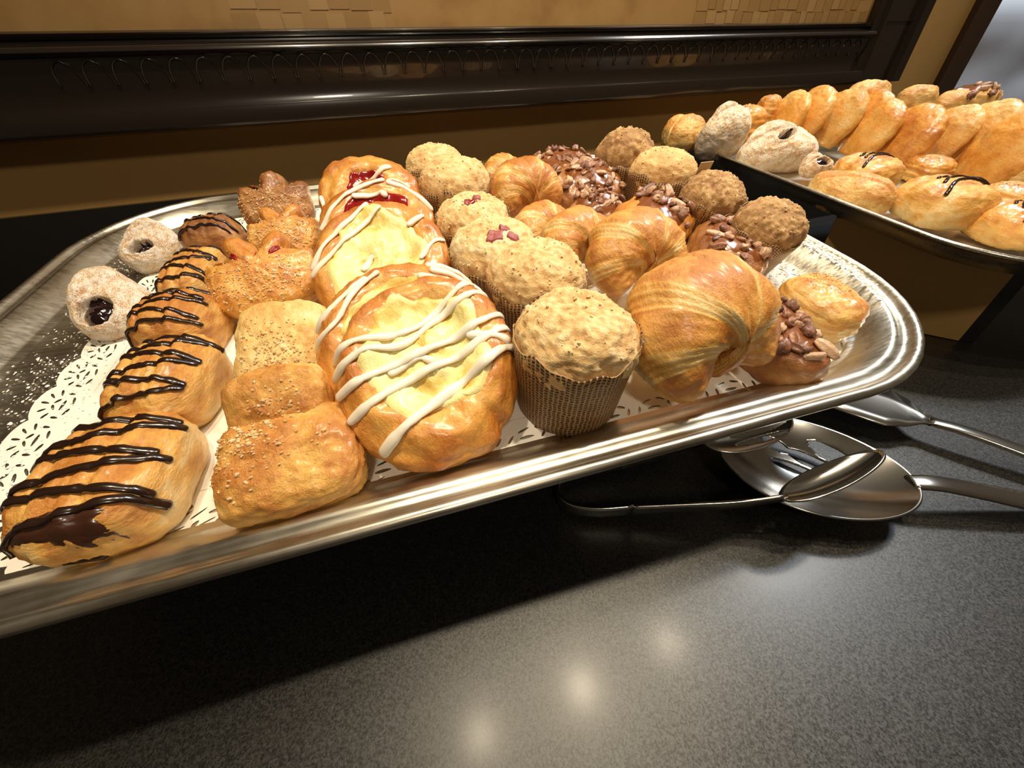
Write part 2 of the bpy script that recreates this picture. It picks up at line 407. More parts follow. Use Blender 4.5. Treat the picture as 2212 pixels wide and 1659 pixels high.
# framed panel on the wall
fr = empty('picture_frame', TW @ Matrix.Translation((0, 0, .26)), 'dark lacquered frame with beaded moulding around the golden tiled panel', 'frame')
prof = [(.350, .004), (.350, .014), (.3475, .0175), (.3445, .0165), (.3425, .0125), (.3405, .013), (.3395, .017), (.338, .017), (.337, .024), (.3345, .0295), (.331, .0305), (.3285, .0275), (.3275, .0225), (.322, .0225), (.312, .021), (.30, .017), (.288, .0165), (.2815, .019), (.2800, .030), (.2785, .0335), (.264, .0365), (.2605, .035), (.260, .0)]
V = []; xs = [-2.1, -1.2, -.6, -.3, 0, .3, .6, .85, .966]
for x in xs:
    for z, p in prof: V.append((x, -p, z-.26))
F = [];
for i in range(len(xs)-1):
    for j in range(len(prof)-1):
        a = i*len(prof)+j; F.append((a, a+1, a+1+len(prof), a+len(prof)))
rail = mesh_obj('bottom_rail', V, F, 'black_lacquer', fr)
md = rail.modifiers.new('edges', 'EDGE_SPLIT'); md.split_angle = math.radians(50)
# right stile: flat boards with a bead along the opening
v = [(.964, 0), (.964, -.0175), (.969, -.0225), (.974, -.0305), (.980, -.0305), (.984, -.0225), (1.062, -.0225), (1.066, -.033), (1.085, -.035), (1.088, 0)]
V = []; zs = [.0, .0905, .0915, .5, 1.2]
for z in zs:
    for x, y in v: V.append((x, y, z))
F = []
for i in range(len(zs)-1):
    for j in range(len(v)-1):
        a = i*len(v)+j; F.append((a, a+1, a+1+len(v), a+len(v)))
F.append(tuple(range(len(v)))); F.append(tuple((len(zs)-1)*len(v)+k for k in range(len(v)-1, -1, -1)))
st = mesh_obj('side_stile', V, F, 'black_lacquer', fr, sm=False)
box('corner_joint', (.984, -.0245, .0895), (1.064, -.0222, .0915), 'black_lacquer', fr)
pn = box('panel', (-2.1, -.004, .0895), (.966, -.0002, 1.2), 'gold_panel', fr)
rnd = random.Random(3)
for (ua, ub, w0) in ((-.12, .07, .026), (.55, .955, .019)):
    for row in range(3):
        z0 = .0905+row*.0165; x = ua+rnd.random()*.01
        while x < ub-.01:
            w = w0*rnd.uniform(.75, 1.3)
            dz = rnd.uniform(-.002, .002)
            box('tile', (x, -.0044-rnd.random()*.0003, max(z0+dz, .0906)), (min(x+w-.0015, ub), -.004, z0+.0150+dz), rnd.choice(['tile_gold', 'tile_gold_light', 'tile_brown']), pn); x += w
# scallop ornaments on the moulding cove
pts = []
for i in range(13):
    a = PI*i/12; pts.append((.0125*math.cos(a), 0, .021*math.sin(a)))
arch = tube('arch_ornament', pts, .0011, 'black_lacquer', fr, sides=6, up=(0, 1, 0)); am = arch.data
arch.matrix_local = Matrix.Translation((-.30, -.0195, .045)) @ Matrix.Rotation(math.radians(12), 4, 'X')
for i in range(1, 46):
    inst('arch_ornament', am, Matrix.Translation((-.30+i*.0275, -.0195, .045)) @ Matrix.Rotation(math.radians(12), 4, 'X'), fr)

# cloth-covered bundle standing on the ledge beyond the wall
nu, nv = 60, 40; V = []
for i in range(nv):
    for j in range(nu):
        a = 2*PI*j/nu; q = i/(nv-1)
        V.append((a, q, 0))
V = np.array(V); a, q = V[:, 0], V[:, 1]
base = (np.abs(np.cos(a))**3.2+np.abs(np.sin(a))**3.2)**(-1/3.2)
hgt = np.clip(q/.78, 0, 1); cap = np.clip((q-.78)/.22, 0, 1)
rr = base*(1-.06*hgt)*np.where(cap > 0, np.cos(cap*PI/2)**.55, 1)
zz = .37*hgt + .10*np.sin(cap*PI/2)
fold = .016*np.sin(a*9+3*q)*(1-.6*hgt)+.02*fbm(np.stack([np.cos(a)*1.2, np.sin(a)*1.2, q*1.6-a*.3], 1), 1.5, 2)
P = np.stack([1.86+(.51*rr+fold)*np.cos(a), .40+(.33*rr+fold)*np.sin(a), zz+.001], 1)
F = grid_faces(nv, nu); F.append(tuple((nv-1)*nu+j for j in range(nu)))
cl = empty('covered_basket', TW, 'pale grey-white cloth draped over a tall rounded bulk beyond the wall', 'cloth')
cl.matrix_world = TW @ Matrix.Translation((1.86, .40, 0))
mesh_obj('drape', P-np.array([1.86, .40, 0]), F, 'cloth', cl)

# ------------------------------------------------------------------ trays
def rrect(a, b, r, d, nc=12, bow=0.):
    r2 = max(r-d, .004); out = []
    for k, (sx, sy) in enumerate(((1, -1), (1, 1), (-1, 1), (-1, -1))):
        cx, cy = sx*(a-r), sy*(b-r); a0 = (-PI/2, 0, PI/2, PI)[k]
        for i in range(nc+1):
            t = a0+PI/2*i/nc
            out.append((cx+r2*math.cos(t), cy+r2*math.sin(t)))
        # straight side points
        nx = ((1, 1), (-1, 1), (-1, -1), (1, -1))[k]
        cx2, cy2 = nx[0]*(a-r), nx[1]*(b-r); e = out[-1]; t = a0+PI/2
        s2 = (cx2+r2*math.cos(t), cy2+r2*math.sin(t))
        for i in range(1, 8): out.append((e[0]+(s2[0]-e[0])*i/8, e[1]+(s2[1]-e[1])*i/8))
    out = np.array(out)
    if bow: out[:, 1] *= 1+bow*(1-(out[:, 0]/a)**2); out[:, 0] *= 1+bow*(1-(out[:, 1]/b)**2)
    return out
def make_tray(name, M, a, b, r, prof, label, bow=.0):
    root = empty(name, M, label, 'tray', None)
    loops = [rrect(a, b, r, d, bow=bow) for d, h in prof]; n = len(loops[0]); V = []
    for lp, (d, h) in zip(loops, prof): V += [(x, y, h) for x, y in lp]
    F = grid_faces(len(prof), n)
    F.append(tuple(range(n-1, -1, -1))); F.append(tuple((len(prof)-1)*n+k for k in range(n)))
    o = mesh_obj('tray_body', V, F, 'tray_metal', root)
    md = o.modifiers.new('edges', 'EDGE_SPLIT'); md.split_angle = math.radians(60)
    return root
# profile listed from the underside centre, out over the rolled edge and in to the floor
TP = [(.036, -.0012), (.030, .0005), (.018, .0095), (.006, .0115), (.002, .0115), (.0003, .0130), (0, .0148), (.0010, .0166), (.0028, .0175), (.0048, .0170), (.0062, .0158), (.0072, .0140), (.0105, .0136), (.0125, .0142), (.0142, .0146), (.0165, .0142), (.0255, .0062), (.0280, .0034), (.0295, .0024), (.0310, .0022), (.0330, .0008), (.036, .0003), (.05, .0003)]
MT1 = T1 @ Matrix.Translation((-.066, .1640, -.0004)) @ Matrix.Rotation(math.radians(2.4), 4, 'Z')
make_tray('serving_tray', MT1, .336, .2240, .118, TP, 'silver rectangular tray with rounded corners holding muffins, danishes and croissants')
TP2 = [(.030, -.0012), (.020, .001), (.010, .012), (.004, .0185), (.002, .0185), (.0003, .0195), (0, .0205), (.0010, .0220), (.0025, .0225), (.0045, .0215), (.0060, .0200), (.0140, .0150), (.0200, .0050), (.0240, .0012), (.030, .0003), (.05, .0003)]
MT2 = T2 @ Matrix.Translation((.755, .385, -.0004)) @ Matrix.Rotation(math.radians(3.0), 4, 'Z')
make_tray('serving_tray', MT2, .305, .238, .10, TP2, 'silver tray with a plain deep rim piled with glazed slices and sugared turnovers')

# risers under the trays
def wedge(name, T, corners, gap, mat, label):
    """block whose top follows the tray underside; corners in tray coordinates"""
    top = [T @ Vector((u, v, -gap)) for u, v in corners]; n = len(top)
    c = sum((Vector((p.x, p.y, 0)) for p in top), Vector())/n; c.z = CTOP+.0004
    V = [(p.x-c.x, p.y-c.y, 0) for p in top] + [(p.x-c.x, p.y-c.y, p.z-c.z) for p in top]
    F = [tuple(range(n-1, -1, -1)), tuple(range(n, 2*n))] + [(i, (i+1) % n, (i+1) % n+n, i+n) for i in range(n)]
    root = empty(name, Matrix.Translation(c), label, 'riser')
    mesh_obj('block', V, F, mat, root, sm=False); return root, c
wedge('tray_riser', T1, [(-.34, .02), (.11, .02), (.11, .35), (-.34, .35)], .0024, 'black_plain', 'black sloped riser block hidden under the muffin tray')
def T2uv(x, y):   # world ground point -> tray-2 coordinates of the point straight above
    Ti = T2.inverted(); p = Ti @ Vector((x, y, 0)); d = Ti.to_3x3() @ Vector((0, 0, 1)); t = -p.z/d.z; q = p+d*t; return q.x, q.y
cA = np.array([.533, .307]); da = np.array([-.68, .733]); db = np.array([.733, .68])
cor = [cA, cA+db*.42, cA+db*.42+da*.17, cA+da*.17]
rz, rc = wedge('tray_riser', T2, [T2uv(*p) for p in cor], .0026, 'black_plain', 'black riser block with a tan side panel under the glazed pastry tray')
Vp = []
for f0 in (.012, .17):
    for out_ in (.0, .003):
        p = cA+da*f0-db*out_; u, v = T2uv(*p); z = (T2 @ Vector((u, v, -.004))).z
        Vp += [(p[0]-rc.x, p[1]-rc.y, .0005), (p[0]-rc.x, p[1]-rc.y, z-rc.z)]
mesh_obj('side_panel', Vp, [(2, 6, 7, 3), (0, 1, 5, 4), (0, 2, 3, 1), (4, 5, 7, 6), (1, 3, 7, 5), (0, 4, 6, 2)], 'tan_panel', rz, sm=False)

# paper doily with a cut lace border
MD = T1 @ Matrix.Translation((-.038, .160, .0002)) @ Matrix.Rotation(math.radians(1.5), 4, 'Z')
a_, b_, r_ = .288, .196, .085
def perimeter(d, n):
    lp = rrect(a_, b_, r_, d, nc=16); seg = np.linalg.norm(np.roll(lp, -1, 0)-lp, axis=1); s_ = np.concatenate([[0], np.cumsum(seg)]); lp2 = np.vstack([lp, lp[:1]])
    t_ = np.asarray(n)*s_[-1]; return np.stack([np.interp(t_, s_, lp2[:, 0]), np.interp(t_, s_, lp2[:, 1])], 1)
NT_ = 64; DW = .027; P0 = 1.0
edge_ = [(q/12, -.0058*abs(math.sin(PI*q/12))**.7) for q in range(13)]
outer = [Vector((x*.026, y, 0)) for x, y in edge_]+[Vector((.026, DW, 0)), Vector((0, DW, 0))]
def leaf(x, d, l_, w_, ang_):
    out_ = []
    for q in range(10):
        t_ = 2*PI*q/10; px, py = l_*math.cos(t_), w_*math.sin(t_)*(1-.25*math.cos(t_)); out_.append(Vector((x+px*math.cos(ang_)-py*math.sin(ang_), d+px*math.sin(ang_)+py*math.cos(ang_), 0)))
    return out_
holes = [leaf(.013, .0015, .0030, .0008, PI/2), leaf(.0075, .0030, .0027, .0008, 1.0), leaf(.0185, .0030, .0027, .0008, PI-1.0), leaf(.0040, .0075, .0026, .0009, .5), leaf(.0220, .0075, .0026, .0009, PI-.5),
         leaf(.0105, .0085, .0024, .0009, -.7), leaf(.0155, .0085, .0024, .0009, .7), leaf(.013, .0135, .0042, .0010, 0), leaf(.0035, .0140, .0024, .0009, PI/2), leaf(.0225, .0140, .0024, .0009, PI/2), leaf(.0085, .0185, .0030, .0009, .35), leaf(.0175, .0185, .0030, .0009, -.35)]
from mathutils.geometry import tessellate_polygon
tile_v = [p for lp in [outer]+holes for p in lp]; tile_f = tessellate_polygon([outer]+holes)
V = []; F = []
for k_ in range(NT_):
    b0 = len(V)
    for p in tile_v:
        f_ = (k_+p.x/.026)/NT_
        d_ = p.y; q0 = perimeter(max(d_, 0), [f_ % 1.0 if f_ < 1 else f_-1e-9])[0]
        if d_ < 0:
            q1 = perimeter(.02, [f_ % 1.0])[0]; n_ = q0-q1; n_ /= np.linalg.norm(n_); q0 = q0-n_*d_
        V.append((q0[0], q0[1], .0002+.0005*max(0., math.sin(q0[0]*70+q0[1]*45))*(1-d_/DW)))
    F += [tuple(b0+i_ for i_ in t_) for t_ in tile_f]
b0 = len(V); ring = perimeter(DW-.0004, [k_/160 for k_ in range(160)]); V += [(x, y, .0002) for x, y in ring]; F.append(tuple(range(b0, b0+160)))
dl = empty('paper_doily', MD, 'white paper doily with scalloped cut lace border lining the muffin tray', 'doily')
o = mesh_obj('doily_sheet', V, F, 'paper', dl, sm=False)

# ------------------------------------------------------------------ pastries: builders
def muffin(T, u, v, label, group, top='crumb_top', r=.0305, hw=.046, seed=0, detail=1., lean=0, yaw=0, roll=0, rise=.012, wav=.0022, h=0., jam=0, tab=False, bump=.0011, ncell=330):
    root = empty('muffin', pose(T, u, v, h, yaw, lean, roll), label, 'muffin', group); rs = np.random.RandomState(seed)
    ns = 72; rb = r*.935; V = []; UV = []
    zs = [0, .12, .3, .5, .7, .88, 1.0]
    for inner in (0, 1):
        for zf in (zs if not inner else zs[::-1]):
            for j in range(ns):
                a = 2*PI*j/ns
                wv = wav*(math.sin(a*3+seed)+.6*math.sin(a*7+seed*2)+.5*math.sin(a*13+seed))*zf**2
                z = hw*zf+wv; rad = rb+(r-rb)*zf-(.0006 if inner else 0)
                rad *= 1+.010*math.sin(a*5+seed*1.3)*zf+.006*math.sin(a*11+seed)
                V.append((rad*math.cos(a), rad*math.sin(a), z)); UV.append((j/ns, zf*hw/.05))
    F = grid_faces(len(V)//ns, ns); F.append(tuple(range(ns-1, -1, -1)))
    w = mesh_obj('paper_wrapper', V, F, 'wrapper', root, uvs=UV)
    if tab:
        box('paper_tab', (-.007, r*.93, hw*.9), (.007, r*.93+.0008, hw+.016), 'paper_tan', root)
    # baked top: a lumpy crumb dome rising out of the paper
    pts = np.column_stack([rs.uniform(-1, 1, (ncell*3, 2)), np.zeros(ncell*3)]); pts = pts[np.hypot(pts[:, 0], pts[:, 1]) < 1.05][:ncell]*(r*1.02); hts = rs.uniform(.45, 1, len(pts))
    def dsp(c):
        d = np.full(len(c), 9.); hh = np.zeros(len(c))
        for p, h_ in zip(pts, hts):
            q = np.hypot(c[:, 0]-p[0], c[:, 1]-p[1])/h_; m = q < d; d = np.where(m, q, d); hh = np.where(m, h_, hh)
        dsp.d = d; up = smooth(.2, .5, c[:, 2]/(rise+.012))
        return bump*hh*np.sqrt(np.clip(1-(d/.0030)**2, 0, 1))*up + .0010*fbm(c, 80, 2, seed)+.0008*fbm(c, 420, 3, seed)
    def bk(c, V_): return np.clip(.62-.50*np.clip(1-dsp.d/.0028, 0, 1)+.25*fbm(c, 60, 2, seed), 0, 1)
    tp = dome('cake_top', r*.962, r*.962, rise+.016, top, root, n=2, out=lambda t: 1+.02*np.sin(3*t+seed)+.015*np.sin(5*t), e=(.80, .80), zb=.22, under=.95, nt=int(84*detail), kt=int(30*detail), ks=5, disp=dsp, bakef=bk, seed=seed)
    tp.location = (0, 0, hw-.014)
    tp.data.update()
    sp_ = scatter_on(tp, int(36*detail), lambda x, y: 1 if math.hypot(x, y) < r*.95 else 0, seed)
    pp = [np.array(p)+np.array((0, 0, hw-.014))+np.array(n_)*.0004 for p, n_ in sp_]
    bits('crumb_topping', pp, .0004, .0009, top, root, seed, bake=(.0, .35))
    for k_ in range(jam):
        a = rs.uniform(0, 2*PI); rr_ = r*rs.uniform(.1, .75)
        bp = patch('berry', tp, (rr_*math.cos(a), rr_*math.sin(a)), .0040+.002*(k_ % 2), .0035, 'cherry_jam' if k_ == 1 and seed == 44 else 'berry_stain', root, seed=seed+k_, dome_h=.0006, nt=24, rings=5, amp=.35)
        bp.location = (0, 0, hw-.014)
    return root

def croissant(T, u, v, label, group, h=0., yaw=0, lean=0, roll=0, Rc=.034, A=115, rad=.031, seed=0, mat='crust', bands=3, nt=150, ns=40, flat=.95, half=0., tipr=.30, brown=.68):
    root = empty('croissant', pose(T, u, v, h, yaw, lean, roll, half), label, 'croissant', group)
    t = np.linspace(-1, 1, nt); A_ = math.radians(A)
    ph = t*A_; C = np.stack([Rc*np.sin(ph), Rc*np.cos(ph)-Rc*.35, 0*t], 1); Tg = np.stack([np.cos(ph), -np.sin(ph), 0*t], 1); Sd = np.stack([np.sin(ph), np.cos(ph), 0*t], 1)
    th = np.linspace(0, 2*PI, ns, endpoint=False)
    tt, aa = np.meshgrid(t, th, indexing='ij')
    s = np.abs(tt)+.045*np.cos(aa-.6)*np.sign(tt)+.018*np.sin(2*aa+seed)
    s = np.clip(s, 0, 1.05)
    edges = np.array([.26, .50, .71, .88, 1.2]) if bands >= 4 else np.array([.36, .72, 1.2])
    prev = np.zeros_like(s); w = np.zeros_like(s); lvl = np.zeros_like(s); lo = 0
    for k_, e_ in enumerate(edges):
        m = (s >= lo) & (s < e_); w = np.where(m, (s-lo)/(e_-lo), w); lvl = np.where(m, k_, lvl); lo = e_
    prof = (1-np.clip(np.abs(tt), 0, 1)**2.3)*(1-tipr)+tipr
    r = rad*prof*(1-.055*lvl)*(1+.05*np.sqrt(np.clip(w, 0, 1))-.10*smooth(.62, 1., w))
    # fine flaky laminations near the edge of each wrap
    edge = smooth(.55, .72, w)*(lvl < 2)
    lam = np.sin(w*58+1.2*np.sin(aa*2+seed))
    r += rad*.013*edge*lam
    endf = np.sqrt(np.clip(1-np.clip((np.abs(tt)-.955)/.045, 0, 1)**2, .0, 1))
    r *= .05+.95*endf
    up = np.sin(aa)*r; side = np.cos(aa)*r
    up = np.where(up < 0, up*.72, up*1.02)*flat
    X = C[:, None, :]+Sd[:, None, :]*side[..., None]+np.array([0, 0, 1.])*(up[..., None]+rad*.66*flat)
    P = X.reshape(-1, 3); P[:, 2] = np.maximum(P[:, 2], .0008)
    F = grid_faces(nt, ns); F.append(tuple(range(ns-1, -1, -1))); F.append(tuple((nt-1)*ns+k_ for k_ in range(ns)))
    o = mesh_obj('croissant_body', P, [f[::-1] for f in F], mat, root)
    displace(o, lambda c: .0018*fbm(c, 55, 3, seed)+.0006*fbm(c, 260, 2, seed))
    c = get_co(o)
    bk = brown+.10-.62*edge.ravel()*(.75+.25*lam.ravel())-.35*smooth(.2, -.6, np.sin(aa).ravel())+.30*fbm(c, 50, 3, seed)
    set_bake(o, np.clip(bk, 0, 1)); return root

def danish(T, u, v, label, group, lx=.052, ly=.060, H=.024, yaw=0, lean=22, h=0., seed=0, fill='cheese', icing=(), cx=0, cy=0, hole=.60, mat='crust_orange', jam=False, roll=0, irad=.0021, fold=True):
    root = empty('danish', pose(T, u, v, h, yaw, lean, roll, ly), label, 'danish', group)
    def hf(x, y, R, t):
        q = np.hypot((x-cx)/hole, (y-cy)/(hole*1.12))
        z = -H*.34*(1-smooth(.55, 1.05, q))
        z = z+H*.10*np.exp(-((q-1.25)/.22)**2)
        if fold:   # a crease in the rim where the dough was turned over
            z = z-H*.22*np.exp(-((t-5.35)/.10)**2)*smooth(.6, .95, R)
            z = z-H*.10*np.exp(-((t-2.0)/.12)**2)*smooth(.6, .95, R)
        return z
    b = dome('dough', lx, ly, H, mat, root, n=2.25, out=lambda t: 1+.03*np.sin(2*t+seed)+.022*np.sin(3*t+seed*2)-(.06*np.exp(-((t-5.35)/.09)**2) if fold else 0), e=(.95, .55), zb=.42, under=.84, nt=110, kt=34, ks=8, hf=hf,
             disp=lambda c: .0020*fbm(c, 55, 4, seed)+.0007*fbm(c*np.array([.5, 1.6, 1]), 210, 3, seed), bakef=lambda c, V_: np.clip(.54+.30*smooth(.7, 1., V_[:, 3])*smooth(.3*H, .8*H, c[:, 2])+.36*fbm(c, 55, 3, seed)-.25*smooth(.5*H, .1*H, c[:, 2]), 0, 1), seed=seed)
    fl_ = patch('cream_cheese' if fill == 'cheese' else 'fruit_filling', b, (cx*lx, cy*ly), lx*hole*1.02, ly*hole*1.14, fill, root, lift=.0012, rings=14, nt=56, amp=.22, seed=seed, dome_h=H*.24, bake=.1)
    if fill == 'cheese':
        displace(fl_, lambda c: .0030*fbm(c, 42, 3, seed+4)+.0012*fbm(c, 150, 3, seed+2)); c = get_co(fl_)
        set_bake(fl_, np.clip(.16+.85*smooth(.05, .55, -fbm(c, 42, 3, seed+4))+.15*smooth(lx*.3, lx*.62, np.hypot(c[:, 0], c[:, 1]))+.12*fbm(c, 120, 2, seed), 0, 1))
    else:
        displace(fl_, lambda c: .0016*fbm(c, 80, 3, seed+4))
    if icing:
        me_v = [v_.co.copy() for v_ in b.data.vertices]; nb = len(me_v); fs = [tuple(p.vertices) for p in b.data.polygons]
        me_v += [v_.co.copy() for v_ in fl_.data.vertices]; fs += [tuple(i+nb for i in p.vertices) for p in fl_.data.polygons]
        class Dummy: pass
        bv = BVHTree.FromPolygons(me_v, fs); rnd_ = random.Random(seed)
        for path in icing:
            wd = path[0] if np.isscalar(path[0]) else 1.; pth = path[1:] if np.isscalar(path[0]) else path
            pts_ = []
            for q in catmull([(x*lx, y*ly) for x, y in pth], 7):
                hh = bv.ray_cast(Vector((q[0], q[1], .5)), Vector((0, 0, -1)))
                if hh[0] is not None: pts_.append(np.array(hh[0])+np.array((0, 0, irad*.45*wd)))
                elif pts_:
                    l_ = pts_[-1].copy(); l_[:2] += (q[:2]-l_[:2])*.25; l_[2] = max(l_[2]-.003, .002); pts_.append(l_)
            if len(pts_) > 3:
                P_ = np.array(pts_); P_[1:-1] = (P_[:-2]+2*P_[1:-1]+P_[2:])/4
                tube('icing_strand', P_, [irad*wd*(1+.22*math.sin(i*.55+rnd_.random()*1.5)) for i in range(len(P_))], 'icing', root, sides=10, flat=.5)
    return root

def choc_roll(T, u, v, label, group, lx=.05, ly=.036, H=.042, yaw=0, lean=0, h=0., seed=0, drizzle=7, mat='crust', roll=0, end=True, wid=.0022, half=0., name='chocolate_roll', zig=None, brown=.52):
    root = empty(name, pose(T, u, v, h, yaw, lean, roll, half), label, 'pastry', group)
    def hf(x, y, R, t):
        ridge = .05*np.sin(y*13+2.2*x+1.5*np.sin(x*3+seed))*smooth(.2, .5, R)
        return H*(ridge*.35-.05*np.exp(-((y+.25)/.06)**2)-.04*np.exp(-((y-.4)/.05)**2))
    b = dome('rolled_dough', lx, ly, H, mat, root, n=2.9, e=(.80, .72), zb=.34, under=.84, nt=96, kt=30, ks=8, hf=hf, disp=lambda c: .0022*fbm(c, 48, 3, seed)+.0008*fbm(c*np.array([.5, 1.8, 1]), 200, 2, seed), seed=seed,
             bakef=lambda c, V_: np.clip(brown+.30*fbm(c*np.array([.6, 1.5, 1]), 60, 3, seed)+.22*np.sin(c[:, 1]/ly*9+seed)*.5+.25*smooth(.55*H, H, c[:, 2])-.28*smooth(.4*H, .1*H, c[:, 2]), 0, 1))
    rnd_ = random.Random(seed)
    if zig is None:
        zig = []
        for i in range(drizzle):
            x0 = -.80+1.6*(i+.5)/drizzle; k_ = .10*(1 if i % 2 else -1)
            y0, y1 = -.94+rnd_.uniform(0, .14), .95-rnd_.uniform(0, .14)
            zig.append([(x0-k_, y0), (x0-k_*.3+rnd_.uniform(-.03, .03), y0*.4), (x0+rnd_.uniform(-.04, .04), .1), (x0+k_*.4, y1*.55), (x0+k_, y1)])
    strands('chocolate_drizzle', b, [[(x*lx, y*ly) for x, y in p] for p in zig], wid, 'chocolate', root, seed=seed)
    if end:
        patch('chocolate_filling', b, (-lx*.78, -ly*.05), lx*.16, ly*.50, 'choc_fill', root, seed=seed, amp=.5, dome_h=.0015)
        tube('chocolate_stick', [(-lx*.80, -ly*.45, H*.34), (-lx*.93, -ly*.15, H*.30), (-lx*.90, ly*.25, H*.34)], .0042, 'chocolate', root, sides=10)
    return root

def puff(T, u, v, label, group, lx=.040, ly=.038, H=.032, yaw=0, lean=25, h=0., seed=0, crumb=(-.35, .35, .75), mat='crust', n=3.2, roll=0, layers=True, ncr=130, name='puff_square', brown=.5, half=None):
    root = empty(name, pose(T, u, v, h, yaw, lean, roll, ly if half is None else half), label, 'pastry', group)
    def dsp(c):
        d = .0020*fbm(c, 50, 3, seed)+.0009*fbm(c, 200, 3, seed)
        if layers: d = d+.0011*np.sin(c[:, 2]/H*26+1.5*fbm(c, 40, 2, seed))*(1-smooth(.55*H, .8*H, c[:, 2]))
        return d
    b = dome('flaky_dough', lx, ly, H, mat, root, n=n, e=(.72, .62), zb=.42, under=.90, nt=96, kt=28, ks=12, disp=dsp, seed=seed,
             bakef=lambda c, V_: np.clip(brown+.34*fbm(c, 48, 3, seed)+.14*smooth(.6*H, H, c[:, 2])-.34*smooth(.55*H, .2*H, c[:, 2])+.14*np.sin(c[:, 2]/H*26)*(1-smooth(.5*H, .7*H, c[:, 2])), 0, 1))
    if crumb:
        cx, cy, cr = crumb
        pp = scatter_on(b, ncr, lambda x, y: math.exp(-(((x/lx-cx)/cr)**2+((y/ly-cy)/cr)**2)*2.2), seed)
        bits('crumb_topping', [np.array(p)+np.array(n_)*.0002 for p, n_ in pp], .0005, .0012, 'crumb_top', root, seed, bake=(.0, .8))
    return root

def claw(T, u, v, label, group, lx=.046, ly=.040, H=.032, yaw=0, lean=25, h=0., seed=0, fingers=4, mat='crust_orange', ncr=480, jam=3):
    root = empty('bear_claw', pose(T, u, v, h, yaw, lean, 0, ly), label, 'pastry', group)
    def edge(t):   # separate toes fanning out along the back edge
        w = smooth(.0, .35, np.sin(t))
        toe = np.abs(np.sin((t-PI/2)*fingers*.95+PI/2*(fingers % 2)))**.55
        return 1-w*.46*(1-toe)
    def hf(x, y, R, t):
        w = smooth(.12, .5, y)*smooth(.25, .6, R)
        ang = np.arctan2(y+.25, x)
        toe = np.abs(np.sin((ang-PI/2)*fingers*.95+PI/2*(fingers % 2)))**.5
        return -H*.70*w*(1-toe)
    b = dome('clawed_dough', lx, ly, H, mat, root, n=2.8, out=edge, e=(.75, .6), zb=.40, under=.88, nt=150, kt=34, ks=8, hf=hf, disp=lambda c: .0018*fbm(c, 55, 3, seed)+.0007*fbm(c, 220, 2, seed), seed=seed,
             bakef=lambda c, V_: np.clip(.45+.22*smooth(.0, .6, V_[:, 1])+.30*fbm(c, 50, 3, seed)+.1*smooth(.5*H, H, c[:, 2]), 0, 1))
    pp = scatter_on(b, ncr, lambda x, y: math.exp(-((x/lx)**2*.6+((y/ly+.35)/.62)**2)*1.3), seed)
    bits('crumb_topping', [np.array(p)+np.array(n_)*.0003 for p, n_ in pp], .0004, .0010, 'crumb_top', root, seed, bake=(.0, .6))
    for k_ in range(jam):
        a = PI/2+(k_-(jam-1)/2)*PI/(fingers*.95)*.98
        patch('jam_filling', b, (lx*.52*math.cos(a), ly*(.56*math.sin(a)-.05)), .0032, .0085, 'cherry_jam', root, rot=a-PI/2, seed=seed+k_, nt=16, rings=4, dome_h=.001)
    return root

# pecan halves share three meshes
PEC = []
for sd in range(3):
    th = np.linspace(0, 2*PI, 14, endpoint=False); V = []
    for i in range(9):
        t = -1+2*(i+.5)/9; rr_ = math.sqrt(max(1-t*t, 0))
        for a in th:
            x = t*.0085; y = .0040*rr_*math.cos(a)*(1+.12*math.cos(3*a+sd)); z = .0028*rr_*math.sin(a)
            z += (.0011*math.cos(a*4+sd) - .0016*math.exp(-(math.cos(a)/.22)**2))*rr_ if math.sin(a) > 0 else 0
            z += .0012*(1-t*t)*(.5 if sd == 1 else -.3); y += .0012*math.sin(t*2.2)*(sd-1)
            V.append((x, y, z))
    F = grid_faces(9, 14); F.append(tuple(range(13, -1, -1))); F.append(tuple(8*14+k_ for k_ in range(14)))
    V = np.array(V); me = bpy.data.meshes.new('pecan_half'); me.from_pydata([tuple(v_) for v_ in V], [], F)
    me.polygons.foreach_set('use_smooth', [True]*len(F)); at_ = me.attributes.new('bake', 'FLOAT', 'POINT')
    at_.data.foreach_set('value', (.35+.3*sd/2-.5*smooth(.001, .003, V[:, 2])*.5+.2*fbm(V, 300, 2, sd)).astype(np.float32)); me.materials.append(MATS['pecan']); PEC.append(me)
for sd in range(2):      # broken, walnut-like chunks
    V = []; F = grid_faces(7, 10); F.append(tuple(range(9, -1, -1))); F.append(tuple(60+k_ for k_ in range(10)))
    for i in range(7):
        t = -1+2*(i+.5)/7; rr_ = math.sqrt(1-t*t)
        for a in np.linspace(0, 2*PI, 10, endpoint=False):
            q = 1+.35*math.sin(3*a+5*t+sd*2)+.2*math.sin(5*a-4*t+sd); V.append((t*.0052, .0042*rr_*math.cos(a)*q, .0038*rr_*math.sin(a)*q))
    V = np.array(V); me = bpy.data.meshes.new('nut_chunk'); me.from_pydata([tuple(v_) for v_ in V], [], F); me.polygons.foreach_set('use_smooth', [True]*len(F))
    at_ = me.attributes.new('bake', 'FLOAT', 'POINT'); at_.data.foreach_set('value', (.45+.35*fbm(V, 260, 2, sd+5)).astype(np.float32)); me.materials.append(MATS['pecan']); PEC.append(me)
